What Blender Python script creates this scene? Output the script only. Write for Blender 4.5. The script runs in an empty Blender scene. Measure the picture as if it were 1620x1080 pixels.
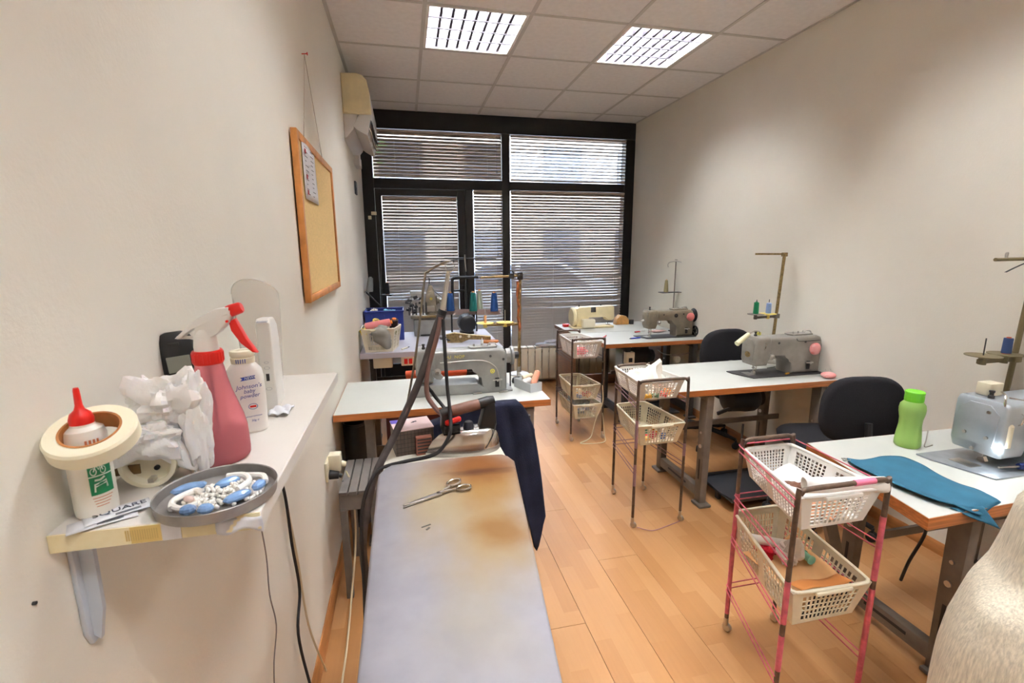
import bpy, bmesh, math, random
from mathutils import Vector, Matrix, noise
V = Vector
PI = math.pi
random.seed(7)
SC = bpy.context.scene
COL = SC.collection

# ------------------------------------------------------------------ camera, world, exposure
XL, XR, YB, YN, H, CZ = -0.368, 2.461, 5.014, -1.75, 2.7675, 1.4543
cam_d = bpy.data.cameras.new('camera')
cam = bpy.data.objects.new('camera', cam_d)
COL.objects.link(cam)
R_ = V((0.975988, -0.217740, -0.005973)); U_ = V((0.046950, 0.183512, 0.981896)); F_ = V((0.212702, 0.958599, -0.189329))
cam.matrix_world = Matrix(((R_.x, U_.x, -F_.x, 0), (R_.y, U_.y, -F_.y, 0), (R_.z, U_.z, -F_.z, CZ), (0, 0, 0, 1)))
cam_d.sensor_width = 36.0
cam_d.lens = 747.668 / 1620 * 36.0
cam_d.clip_start = 0.02
cam_d.dof.use_dof = True
cam_d.dof.focus_distance = 2.2
cam_d.dof.aperture_fstop = 14.0
SC.camera = cam
SC.view_settings.view_transform = 'Standard'
SC.view_settings.look = 'None'
SC.view_settings.gamma = 1.0
SC.view_settings.use_curve_mapping = False
SC.view_settings.exposure = 2.4
SC.cycles.max_bounces = 10
SC.cycles.diffuse_bounces = 5
SC.cycles.transparent_max_bounces = 16
SC.cycles.caustics_reflective = False
SC.cycles.caustics_refractive = False
SC.cycles.sample_clamp_indirect = 4.0
SC.cycles.use_denoising = True
LAMP = 39.0          # strength of the fluorescent tubes
SKY = 4.6            # strength of the overcast sky outside

world = bpy.data.worlds.new('overcast_sky')
SC.world = world
world.use_nodes = True
wn = world.node_tree.nodes; wl = world.node_tree.links
bg = wn['Background']
tc = wn.new('ShaderNodeTexCoord'); sep = wn.new('ShaderNodeSeparateXYZ'); rmp = wn.new('ShaderNodeValToRGB')
wl.new(tc.outputs['Generated'], sep.inputs[0]); wl.new(sep.outputs['Z'], rmp.inputs[0]); wl.new(rmp.outputs[0], bg.inputs[0])
rmp.color_ramp.elements[0].position = 0.0; rmp.color_ramp.elements[0].color = (0.86, 0.92, 1.0, 1)
rmp.color_ramp.elements[1].position = 0.7; rmp.color_ramp.elements[1].color = (0.62, 0.76, 1.0, 1)
bg.inputs[1].default_value = SKY

# ------------------------------------------------------------------ materials
def lin(c):
    o = []
    for v in c[:3]:
        v /= 255.0
        o.append(v / 12.92 if v <= 0.04045 else ((v + 0.055) / 1.055) ** 2.4)
    return (*o, 1.0)
MATS = {}
def mat(name, col, rough=0.5, metal=0.0, var=0.0, scale=8.0, bump=0.0, bscale=60.0, emit=0.0, trans=0.0, alpha=1.0, coat=0.0, col2=None, spec=0.5, stretch=None, ior=1.45, sss=0.0):
    if name in MATS: return MATS[name]
    m = bpy.data.materials.new(name); m.use_nodes = True
    nt = m.node_tree; N = nt.nodes; L = nt.links; b = N['Principled BSDF']
    b.inputs['Base Color'].default_value = lin(col)
    b.inputs['Roughness'].default_value = rough; b.inputs['Metallic'].default_value = metal
    b.inputs['Specular IOR Level'].default_value = spec
    b.inputs['IOR'].default_value = ior
    if trans: b.inputs['Transmission Weight'].default_value = trans
    if coat: b.inputs['Coat Weight'].default_value = coat
    if alpha < 1: b.inputs['Alpha'].default_value = alpha
    if sss:
        b.inputs['Subsurface Weight'].default_value = sss; b.inputs['Subsurface Radius'].default_value = (0.02, 0.015, 0.012)
    if emit:
        b.inputs['Emission Color'].default_value = lin(col); b.inputs['Emission Strength'].default_value = emit
    if var or col2 or bump:
        t = N.new('ShaderNodeTexCoord'); mp = N.new('ShaderNodeMapping'); L.new(t.outputs['Object'], mp.inputs[0])
        if stretch: mp.inputs['Scale'].default_value = stretch
    if var or col2:
        nz = N.new('ShaderNodeTexNoise'); nz.inputs['Scale'].default_value = scale; nz.inputs['Detail'].default_value = 5
        L.new(mp.outputs[0], nz.inputs['Vector'])
        r = N.new('ShaderNodeValToRGB'); L.new(nz.outputs['Fac'], r.inputs[0])
        r.color_ramp.elements[0].position = 0.3; r.color_ramp.elements[1].position = 0.7
        a = col2 if col2 else tuple(max(0, v * (1 - var)) for v in col)
        r.color_ramp.elements[0].color = lin(a); r.color_ramp.elements[1].color = lin(col if col2 else tuple(min(255, v * (1 + var * 0.6)) for v in col))
        L.new(r.outputs[0], b.inputs['Base Color'])
    if bump:
        n2 = N.new('ShaderNodeTexNoise'); n2.inputs['Scale'].default_value = bscale; n2.inputs['Detail'].default_value = 3
        L.new(mp.outputs[0], n2.inputs['Vector'])
        bp = N.new('ShaderNodeBump'); bp.inputs['Strength'].default_value = bump; bp.inputs['Distance'].default_value = 0.004
        L.new(n2.outputs['Fac'], bp.inputs['Height']); L.new(bp.outputs[0], b.inputs['Normal'])
    MATS[name] = m
    return m

WALL = mat('wall_paint', (234, 230, 218), 0.85, var=0.02, scale=2.0, bump=0.12, bscale=140)
CEIL = mat('ceiling_tile', (240, 238, 238), 0.9, var=0.02, scale=30, bump=0.15, bscale=300)
TBAR = mat('ceiling_grid', (205, 202, 198), 0.5)
BLACKFRAME = mat('dark_frame', (28, 27, 30), 0.45, var=0.2, scale=12)
BLIND = mat('blind_slat', (186, 176, 164), 0.5)
WHITE = mat('white_laminate', (196, 197, 190), 0.38, var=0.02, scale=5)
LILAC = mat('lilac_laminate', (188, 185, 194), 0.4, var=0.02, scale=5)
EDGE = mat('wood_edge', (176, 106, 54), 0.45, var=0.18, scale=6, stretch=(1, 6, 30))
SHELFW = mat('shelf_white', (220, 214, 206), 0.4, var=0.02, scale=6)
BROWNWOOD = mat('brown_veneer', (104, 66, 42), 0.5, var=0.2, scale=5, stretch=(2, 2, 14))
GREYSTEEL = mat('grey_steel', (112, 102, 92), 0.5, var=0.08, scale=20, spec=0.4)
DARKSTEEL = mat('dark_steel', (52, 49, 48), 0.5, var=0.15, scale=20)
BLACK = mat('black_plastic', (26, 26, 28), 0.45)
RUBBER = mat('black_rubber', (32, 31, 33), 0.6)
FABRIC_BLACK = mat('black_upholstery', (34, 33, 36), 0.95, var=0.15, scale=300, bump=0.4, bscale=500, spec=0.2)
CHROME = mat('chrome', (214, 208, 200), 0.18, 1.0)
STEEL = mat('bright_steel', (190, 186, 180), 0.3, 1.0)
BRASS = mat('tarnished_brass', (150, 128, 88), 0.42, 0.85, var=0.2, scale=60)
OLIVE = mat('olive_enamel', (132, 122, 104), 0.42, var=0.12, scale=14, spec=0.5)
WARMGREY = mat('warm_grey_enamel', (138, 132, 124), 0.42, var=0.1, scale=14)
GREYENAMEL = mat('grey_enamel', (150, 150, 146), 0.36, 0.25, var=0.1, scale=12)
SILVER = mat('silver_enamel', (176, 184, 190), 0.3, 0.4, var=0.08, scale=10)
CREAM = mat('cream_plastic', (226, 216, 190), 0.4)
CREAMOLD = mat('aged_cream_plastic', (232, 216, 172), 0.45, var=0.06, scale=9)
IVORY = mat('ivory_plastic', (234, 226, 200), 0.45, var=0.05, scale=14)
WPLASTIC = mat('white_plastic', (236, 234, 228), 0.4)
RED = mat('red_plastic', (214, 34, 26), 0.35)
BLACKTHREAD = mat('black_thread', (30, 30, 34), 0.85)
BROWNTUBE = mat('brown_tube', (92, 74, 62), 0.45, 0.3, var=0.25, scale=40)
PINKTUBE = mat('pink_tube', (196, 92, 108), 0.45, var=0.15, scale=40)

# ------------------------------------------------------------------ mesh helpers
def catmull(pts, k=6, closed=False):
    pts = [V(p) for p in pts]; n = len(pts)
    if n < 3: return pts
    out = []
    rng = range(n) if closed else range(n - 1)
    for i in rng:
        if closed: a, b, c, d = pts[(i - 1) % n], pts[i], pts[(i + 1) % n], pts[(i + 2) % n]
        else: a, b, c, d = pts[max(i - 1, 0)], pts[i], pts[i + 1], pts[min(i + 2, n - 1)]
        for j in range(k):
            t = j / k
            out.append(0.5 * ((2 * b) + (c - a) * t + (2 * a - 5 * b + 4 * c - d) * t * t + (3 * b - a - 3 * c + d) * t ** 3))
    if not closed: out.append(pts[-1])
    return out
def frame(d):
    d = d.normalized()
    a = V((0, 0, 1)) if abs(d.z) < 0.9 else V((1, 0, 0))
    u = d.cross(a).normalized(); return u, d.cross(u).normalized()
class MB:
    def __init__(s): s.bm = bmesh.new()
    def box(s, c, d, rot=None, bev=0.0, seg=2):
        r = bmesh.ops.create_cube(s.bm, size=1.0); vs = r['verts']
        for v in vs: v.co = V((v.co.x * d[0], v.co.y * d[1], v.co.z * d[2]))
        if bev:
            es = list({e for v in vs for e in v.link_edges})
            r = bmesh.ops.bevel(s.bm, geom=es, offset=bev, segments=seg, profile=0.5, affect='EDGES')
            vs = list({v for f in r['faces'] for v in f.verts} | {v for v in vs if v.is_valid})
        M = Matrix.Translation(V(c))
        if rot is not None: M = M @ (rot if isinstance(rot, Matrix) else Matrix.Rotation(rot, 4, 'Z'))
        for v in vs: v.co = M @ v.co
        return s
    def ring(s, c, u, w, r, n): return [s.bm.verts.new(c + u * (r * math.cos(2 * PI * i / n)) + w * (r * math.sin(2 * PI * i / n))) for i in range(n)]
    def bridge(s, a, b):
        n = len(a)
        for i in range(n):
            try: s.bm.faces.new((a[i], a[(i + 1) % n], b[(i + 1) % n], b[i]))
            except ValueError: pass
    def cap(s, a, flip=False):
        try: s.bm.faces.new(list(reversed(a)) if flip else a)
        except ValueError: pass
    def cyl(s, p0, p1, r0, r1=None, n=14):
        p0, p1 = V(p0), V(p1); r1 = r0 if r1 is None else r1
        u, w = frame(p1 - p0)
        a, b = s.ring(p0, u, w, r0, n), s.ring(p1, u, w, r1, n)
        s.bridge(a, b); s.cap(a, True); s.cap(b); return s
    def tube(s, pts, r, n=8, k=6, closed=False, smooth=True):
        P = catmull(pts, k, closed) if smooth and len(pts) > 2 else [V(p) for p in pts]
        m = len(P); rings = []; u = None
        for i in range(m):
            if closed: d = P[(i + 1) % m] - P[i - 1]
            else: d = P[min(i + 1, m - 1)] - P[max(i - 1, 0)]
            if d.length < 1e-9: d = V((0, 0, 1))
            d.normalize()
            if u is None: u, _ = frame(d)
            u = u - d * u.dot(d)
            if u.length < 1e-6: u, _ = frame(d)
            u.normalize(); w = d.cross(u)
            rr = r[min(int(i / max(m - 1, 1) * (len(r) - 1) + 0.5), len(r) - 1)] if isinstance(r, (list, tuple)) else r
            rings.append(s.ring(P[i], u, w, rr, n))
        for i in range(m - 1): s.bridge(rings[i], rings[i + 1])
        if closed: s.bridge(rings[-1], rings[0])
        else: s.cap(rings[0], True); s.cap(rings[-1])
        return s
    def lathe(s, prof, c=(0, 0, 0), n=24, M=None, ang=2 * PI):
        M = M or Matrix.Identity(4); c = V(c); rings = []
        full = abs(ang - 2 * PI) < 1e-6
        for r, z in prof:
            rings.append([s.bm.verts.new(c + M @ V((max(r, 1e-5) * math.cos(ang * i / n), max(r, 1e-5) * math.sin(ang * i / n), z))) for i in range(n if full else n + 1)])
        for a, b in zip(rings, rings[1:]):
            m = len(a)
            for i in range(m if full else m - 1):
                s.bm.faces.new((a[i], a[(i + 1) % m], b[(i + 1) % m], b[i]))
        if full:
            if prof[0][0] < 1e-4: s.cap(rings[0], True)
            if prof[-1][0] < 1e-4: s.cap(rings[-1])
        return s
    def prism(s, poly, a, b, axis='y', bev=0.0, seg=2, M=None):
        def P(p, t): return V((p[0], t, p[1])) if axis == 'y' else V((p[0], p[1], t)) if axis == 'z' else V((t, p[0], p[1]))
        A = [s.bm.verts.new(P(p, a)) for p in poly]; B = [s.bm.verts.new(P(p, b)) for p in poly]
        fa = s.bm.faces.new(A); fb = s.bm.faces.new(list(reversed(B)))
        n = len(poly); fs = [fa, fb]
        for i in range(n): fs.append(s.bm.faces.new((A[(i + 1) % n], A[i], B[i], B[(i + 1) % n])))
        vs = set(A + B)
        if bev:
            es = list(fa.edges) + list(fb.edges)
            r = bmesh.ops.bevel(s.bm, geom=es, offset=bev, segments=seg, profile=0.5, affect='EDGES', clamp_overlap=True)
            vs = {v for v in vs if v.is_valid} | {v for f in r['faces'] for v in f.verts}
        if M is not None:
            for v in vs: v.co = M @ v.co
        return s
    def ball(s, c, r, sc=(1, 1, 1), u=16, v=10, M=None):
        q = bmesh.ops.create_uvsphere(s.bm, u_segments=u, v_segments=v, radius=r)
        for w in q['verts']:
            w.co = V((w.co.x * sc[0], w.co.y * sc[1], w.co.z * sc[2]))
            if M is not None: w.co = M @ w.co
            w.co += V(c)
        return s
    def surf(s, f, nu, nv, closed_u=False):
        g = [[s.bm.verts.new(V(f(i / nu, j / nv))) for i in range(nu if closed_u else nu + 1)] for j in range(nv + 1)]
        for j in range(nv):
            m = len(g[0])
            for i in range(m if closed_u else m - 1):
                s.bm.faces.new((g[j][i], g[j][(i + 1) % m], g[j + 1][(i + 1) % m], g[j + 1][i]))
        return s
    def loft(s, loops, cap=True):
        L = [[s.bm.verts.new(V(p)) for p in lp] for lp in loops]
        for a, b in zip(L, L[1:]): s.bridge(a, b)
        if cap: s.cap(L[0], True); s.cap(L[-1])
        return s
    def bar(s, a, b, w, t, nrm):
        """thin rectangular bar from a to b, width w in the plane, thickness t along nrm"""
        a, b = V(a), V(b); d = (b - a).normalized(); n = V(nrm).normalized(); q = d.cross(n).normalized()
        o = []
        for p in (a, b): o.append([s.bm.verts.new(p + q * (w / 2 * i) + n * (t / 2 * j)) for i, j in ((-1, -1), (1, -1), (1, 1), (-1, 1))])
        s.bridge(o[0], o[1]); s.cap(o[0], True); s.cap(o[1]); return s
    def mesh(s, name, sharp=38):
        bmesh.ops.recalc_face_normals(s.bm, faces=s.bm.faces)
        s.bm.normal_update()
        for f in s.bm.faces: f.smooth = sharp > 0
        if sharp > 0:
            lim = math.radians(sharp)
            for e in s.bm.edges:
                if len(e.link_faces) == 2 and e.calc_face_angle(0) > lim: e.smooth = False
        me = bpy.data.meshes.new(name); s.bm.to_mesh(me); s.bm.free(); return me
    def build(s, name, m, parent=None, sharp=38, solid=0.0, sub=0):
        o = bpy.data.objects.new(name, s.mesh(name, sharp)); COL.objects.link(o)
        if m: o.data.materials.append(m)
        if parent: o.parent = parent
        if solid:
            md = o.modifiers.new('solid', 'SOLIDIFY'); md.thickness = solid; md.offset = 0
        if sub:
            md = o.modifiers.new('sub', 'SUBSURF'); md.levels = sub; md.render_levels = sub
        return o
def tag(o, label, cat, group=None, kind=None):
    o['label'] = label; o['category'] = cat
    if group: o['group'] = group
    if kind: o['kind'] = kind
    return o
def thing(name, label, cat, loc=(0, 0, 0), rz=0.0, group=None, M=None):
    o = bpy.data.objects.new(name, None); COL.objects.link(o); o.empty_display_size = 0.05
    o.location = loc; o.rotation_euler = (0, 0, rz)
    if M is not None: o.matrix_world = M
    return tag(o, label, cat, group)
def struct(o): o['kind'] = 'structure'; return o
def stuff(o): o['kind'] = 'stuff'; return o
def clone(root, loc=None, rz=None, label=None):
    r = root.copy(); COL.objects.link(r)
    if loc is not None: r.location = loc
    if rz is not None: r.rotation_euler = (0, 0, rz)
    if label: r['label'] = label
    for ch in list(root.children):
        c = ch.copy(); COL.objects.link(c); c.parent = r
        for g in list(ch.children):
            d = g.copy(); COL.objects.link(d); d.parent = c
    return r
def inst(src, name, loc, parent, rz=0.0):
    o = bpy.data.objects.new(name, src.data); COL.objects.link(o); o.location = loc; o.rotation_euler = (0, 0, rz); o.parent = parent; return o
def text(name, body, size, m, M, parent, ext=0.0002, align='CENTER', shear=0.0, space=1.0):
    cu = bpy.data.curves.new(name, 'FONT'); cu.body = body; cu.size = size; cu.extrude = ext; cu.align_x = align; cu.align_y = 'CENTER'
    cu.shear = shear; cu.space_character = space; cu.resolution_u = 3
    o = bpy.data.objects.new(name, cu); COL.objects.link(o); o.data.materials.append(m)
    me = bpy.data.meshes.new_from_object(o.evaluated_get(bpy.context.evaluated_depsgraph_get())); bpy.data.objects.remove(o)
    o = bpy.data.objects.new(name, me); COL.objects.link(o); o.parent = parent; o.matrix_local = M
    return o
def facing(loc, right, up):
    """matrix for flat lettering: x along right, y along up"""
    r = V(right).normalized(); u = V(up).normalized(); n = r.cross(u)
    return Matrix(((r.x, u.x, n.x, loc[0]), (r.y, u.y, n.y, loc[1]), (r.z, u.z, n.z, loc[2]), (0, 0, 0, 1)))
def rot(ax, ay, az): return Matrix.Rotation(az, 4, 'Z') @ Matrix.Rotation(ay, 4, 'Y') @ Matrix.Rotation(ax, 4, 'X')
AX = Matrix.Rotation(PI / 2, 4, 'Y')     # lathe axis along +x
AY = Matrix.Rotation(-PI / 2, 4, 'X')    # lathe axis along +y
# ------------------------------------------------------------------ room shell
def rect_wall(name, lo, hi, m=WALL):
    c = [(a + b) / 2 for a, b in zip(lo, hi)]; d = [b - a for a, b in zip(lo, hi)]
    return struct(MB().box(c, d).build(name, m, sharp=0))
rect_wall('wall_left', (XL - 0.12, YN - 0.12, 0), (XL, YB + 0.12, H + 0.12))
rect_wall('wall_right', (XR, YN - 0.12, 0), (XR + 0.12, YB + 0.12, H + 0.12))
rect_wall('wall_rear', (XL, YN - 0.12, 0), (XR, YN, H + 0.12))
rect_wall('wall_window', (XL, YB - 0.02, 0), (XR, YB + 0.10, 0.335))

# floor: slab plus single laminate planks
def plank_mat():
    m = bpy.data.materials.new('beech_laminate'); m.use_nodes = True
    nt = m.node_tree; N = nt.nodes; L = nt.links; b = N['Principled BSDF']
    geo = N.new('ShaderNodeNewGeometry'); sp = N.new('ShaderNodeSeparateXYZ'); L.new(geo.outputs['Position'], sp.inputs[0])
    def math_(op, a, b_=None, c=None):
        n = N.new('ShaderNodeMath'); n.operation = op
        for i, x in enumerate((a, b_, c)):
            if x is None: continue
            if isinstance(x, (int, float)): n.inputs[i].default_value = x
            else: L.new(x, n.inputs[i])
        return n.outputs[0]
    ix = math_('FLOOR', math_('DIVIDE', math_('SUBTRACT', sp.outputs['X'], XL), 0.0667))
    sh = math_('MULTIPLY', math_('FRACT', math_('MULTIPLY', ix, 0.377)), 0.43)
    iy = math_('FLOOR', math_('DIVIDE', math_('ADD', sp.outputs['Y'], sh), 0.43))
    cb = N.new('ShaderNodeCombineXYZ'); L.new(ix, cb.inputs[0]); L.new(iy, cb.inputs[1])
    wnz = N.new('ShaderNodeTexWhiteNoise'); L.new(cb.outputs[0], wnz.inputs['Vector'])
    r = N.new('ShaderNodeValToRGB'); L.new(wnz.outputs['Value'], r.inputs[0])
    e = r.color_ramp.elements; e[0].color = lin((172, 122, 74)); e[1].color = lin((188, 141, 94))
    x = e.new(0.5); x.color = lin((180, 131, 83))
    mp = N.new('ShaderNodeMapping'); mp.inputs['Scale'].default_value = (60, 3, 1); L.new(geo.outputs['Position'], mp.inputs[0])
    nz = N.new('ShaderNodeTexNoise'); nz.inputs['Scale'].default_value = 1.5; nz.inputs['Detail'].default_value = 6; L.new(mp.outputs[0], nz.inputs['Vector'])
    mx = N.new('ShaderNodeMixRGB'); mx.blend_type = 'MULTIPLY'; mx.inputs[0].default_value = 0.28
    r2 = N.new('ShaderNodeValToRGB'); L.new(nz.outputs['Fac'], r2.inputs[0]); r2.color_ramp.elements[0].color = (0.72, 0.66, 0.6, 1); r2.color_ramp.elements[1].position = 0.65
    L.new(r.outputs[0], mx.inputs[1]); L.new(r2.outputs[0], mx.inputs[2]); L.new(mx.outputs[0], b.inputs['Base Color'])
    b.inputs['Roughness'].default_value = 0.42; b.inputs['Specular IOR Level'].default_value = 0.35
    return m
PLANK = plank_mat()
floor = struct(MB().box(((XL + XR) / 2, (YN + YB) / 2, -0.06), (XR - XL + 0.24, YB - YN + 0.3, 0.104)).build('floor', mat('dark_joint', (92, 62, 40), 0.9), sharp=0))
PW, PLN = 0.2, 1.29
x = XL; row = 0
while x < XR - 0.01:
    w = min(PW, XR - x)
    y = YN - (row * 0.47) % PLN
    while y < YB:
        y0, y1 = max(y, YN), min(y + PLN, YB)
        if y1 - y0 > 0.02:
            g = 0.0006 if not (1.05 < y1 < 2.9 and 0.4 < x < 0.85) else 0.0022
            MB().box((x + w / 2, (y0 + y1) / 2, -0.004), (w - g, y1 - y0 - g, 0.008)).build('plank', PLANK, floor, sharp=0)
        y += PLN
    x += w; row += 1
SKIRT = mat('wood_skirting', (184, 124, 72), 0.45, var=0.12, scale=5, stretch=(10, 1, 10))
def skirt(name, x0, sgn):
    pr = [(x0, 0), (x0 + sgn * 0.016, 0), (x0 + sgn * 0.016, 0.03), (x0 + sgn * 0.010, 0.05), (x0 + sgn * 0.005, 0.058), (x0, 0.058)]
    struct(MB().prism(pr, YN, YB - 0.03).build(name, SKIRT))
skirt('baseboard_left', XL, 1); skirt('baseboard_right', XR, -1)

# suspended ceiling: hidden slab, lay-in tiles, T bars
ceil_ = struct(MB().box(((XL + XR) / 2, (YN + YB) / 2, H + 0.16), (XR - XL + 0.24, YB - YN + 0.24, 0.08)).build('ceiling', CEIL, sharp=0))
X0, Y0 = 0.169, 3.4825
xs = [XL] + [X0 + 0.6 * i for i in range(4)] + [XR]
ys = [YN]
k = math.ceil((YN - Y0) / 0.6 + 0.05)
while Y0 + 0.6 * k < YB - 0.05: ys.append(Y0 + 0.6 * k); k += 1
ys.append(YB - 0.02)
LIGHTCELLS = []
for i in range(len(xs) - 1):
    for j in range(len(ys) - 1):
        lit = i in (1, 3) and any(abs(ys[j] - t) < 0.02 for t in (Y0 - 0.6, Y0 - 2.4, Y0 - 4.2))
        if lit: LIGHTCELLS.append(((xs[i] + xs[i + 1]) / 2, (ys[j] + ys[j + 1]) / 2)); continue
        MB().box(((xs[i] + xs[i + 1]) / 2, (ys[j] + ys[j + 1]) / 2, H + 0.007), (xs[i + 1] - xs[i] - 0.005, ys[j + 1] - ys[j] - 0.005, 0.012)).build('ceiling_panel', CEIL, ceil_, sharp=0)
def tbar(a, b):
    a, b = V(a), V(b)
    m = MB(); m.bar(a, b, 0.022, 0.003, (0, 0, 1)); m.bar(a + V((0, 0, 0.02)), b + V((0, 0, 0.02)), 0.003, 0.036, (0, 0, 1))
    m.build('grid_runner', TBAR, ceil_, sharp=0)
for xx in xs[1:-1]: tbar((xx, YN, H - 0.001), (xx, YB - 0.02, H - 0.001))
for yy in ys[1:-1]:
    for i in range(len(xs) - 1): tbar((xs[i] + (0.012 if i else 0), yy, H - 0.0005), (xs[i + 1] - 0.012, yy, H - 0.0005))
for a, b in (((XL + 0.010, YN, H - 0.001), (XL + 0.010, YB - 0.02, H - 0.001)), ((XR - 0.010, YN, H - 0.001), (XR - 0.010, YB - 0.02, H - 0.001)), ((XL, YB - 0.03, H - 0.001), (XR, YB - 0.03, H - 0.001))):
    MB().bar(a, b, 0.02, 0.003, (0, 0, 1)).build('edge_runner', TBAR, ceil_, sharp=0)

# recessed louvre lights
TUBE = mat('fluorescent_tube', (248, 251, 255), 0.4, emit=LAMP)
REFL = mat('louvre_reflector', (58, 54, 61), 0.45, 0.0, spec=0.25)
LHOUS = mat('light_housing', (238, 236, 232), 0.5)
def light(cx, cy, label):
    t = thing('ceiling_light', label, 'ceiling light', (cx, cy, H), 0, 'recessed louvre ceiling lights')
    S = 0.287
    m = MB()
    m.box((0, 0, 0.118), (2 * S, 2 * S, 0.004))
    for sx in (-1, 1):
        m.box((sx * S, 0, 0.059), (0.004, 2 * S, 0.114)); m.box((0, sx * S, 0.059), (2 * S, 0.004, 0.114))
    m.build('housing', LHOUS, t, sharp=0)
    m = MB()
    for sx in (-1, 1):
        m.box((sx * 0.281, 0, 0.002), (0.016, 0.578, 0.006)); m.box((0, sx * 0.281, 0.002), (0.546, 0.016, 0.006))
    m.build('frame', LHOUS, t, sharp=0)
    for q in range(4):
        y = (q - 1.5) * 0.138
        tb = MB().cyl((-0.262, y, 0.093), (0.262, y, 0.093), 0.013, n=12).build('tube', TUBE, t)
    src = None
    for q in range(5):
        y = (q - 2) * 0.138
        if src is None: src = o = MB().prism([(-0.013 if abs(q - 2) < 2 else -0.004, 0.004), (0.013 if abs(q - 2) < 2 else 0.004, 0.004), (0.002, 0.068), (-0.002, 0.068)], -0.272, 0.272, 'x').build('louvre_beam', REFL, t, sharp=0); o.location = (0, y, 0)
        else: inst(src, 'louvre_beam', (0, y, 0), t)
    src = None
    for q in range(1, 8):
        for r_ in range(4):
            xx, y = -0.272 + 0.068 * q, (r_ - 1.5) * 0.138
            if src is None:
                src = o = MB().prism([(-0.007, 0.006), (0.007, 0.006), (0.001, 0.048), (-0.001, 0.048)], -0.056, 0.056, 'y').build('louvre_blade', REFL, t, sharp=0); o.location = (xx, y, 0)
            else: inst(src, 'louvre_blade', (xx, y, 0), t)
    return t
LN = {(0.469, 3.1825): 'recessed louvre ceiling light over the noticeboard side, left of the pair', (1.669, 3.1825): 'recessed louvre ceiling light near the right wall, right of the pair'}
for cx, cy in LIGHTCELLS:
    lab = next((v for k_, v in LN.items() if abs(k_[0] - cx) + abs(k_[1] - cy) < 0.1), None)
    light(cx, cy, lab or ('recessed louvre ceiling light %s, %s side' % ('over the ironing board row' if cy > 0.5 else 'behind the camera', 'left' if cx < 1 else 'right')))

# shopfront: dark frame bars, glass, door leaf
FY0, FY1 = YB - 0.075, YB + 0.02
def fbar(name, x0, x1, z0, z1, par=None, y0=FY0, y1=FY1):
    o = MB().box(((x0 + x1) / 2, (y0 + y1) / 2, (z0 + z1) / 2), (x1 - x0, y1 - y0, z1 - z0), bev=0.004, seg=1).build(name, BLACKFRAME, par)
    return o
win = struct(fbar('window_1', XL, XR, 2.60, H))
fbar('frame_stile', XL, -0.262, 0.0, 2.60, win); fbar('frame_stile', 2.352, XR, 0.335, 2.60, win)
fbar('frame_mullion', 1.0, 1.085, 0.0, 2.60, win)
fbar('frame_rail', -0.262, 1.0, 2.055, 2.15, win); fbar('frame_rail', 1.085, 2.352, 2.06, 2.145, win)
fbar('frame_rail', 1.085, 2.352, 0.335, 0.415, win)
fbar('door_jamb', 0.62, 0.70, 0.0, 2.055, win)
fbar('frame_rail', 0.70, 1.0, 0.0, 0.43, win)
GLASS = mat('window_glass', (255, 255, 255), 0.0, trans=1.0, ior=1.0, spec=0.5)
def pane(x0, x1, z0, z1, par):
    MB().box(((x0 + x1) / 2, YB + 0.005, (z0 + z1) / 2), (x1 - x0, 0.006, z1 - z0)).build('pane', GLASS, par, sharp=0)
pane(-0.262, 1.0, 2.15, 2.60, win); pane(1.085, 2.352, 2.145, 2.60, win); pane(1.085, 2.352, 0.415, 2.06, win); pane(0.70, 1.0, 0.43, 2.055, win)
door = struct(fbar('door_1', -0.258, -0.198, 0.01, 2.05)); 
fbar('door_stile', 0.538, 0.617, 0.01, 2.05, door); fbar('door_rail', -0.198, 0.538, 1.985, 2.05, door); fbar('door_rail', -0.198, 0.538, 0.01, 0.30, door)
pane(-0.198, 0.538, 0.30, 1.985, door)
m = MB(); m.box((0.58, FY0 - 0.006, 1.02), (0.035, 0.012, 0.16), bev=0.004); m.tube([(0.58, FY0 - 0.01, 1.05), (0.58, FY0 - 0.05, 1.05), (0.56, FY0 - 0.055, 1.05), (0.46, FY0 - 0.055, 1.05)], 0.009, n=8)
m.build('door_handle', BLACK, door)
m = MB(); m.box((-0.275, FY0 - 0.012, 1.815), (0.05, 0.02, 0.032), bev=0.003); m.build('alarm_contact', CREAM, win)
m = MB(); m.box((-0.315, FY0 - 0.012, 1.775), (0.03, 0.02, 0.034), bev=0.003); m.build('alarm_contact', CREAM, win)

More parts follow.
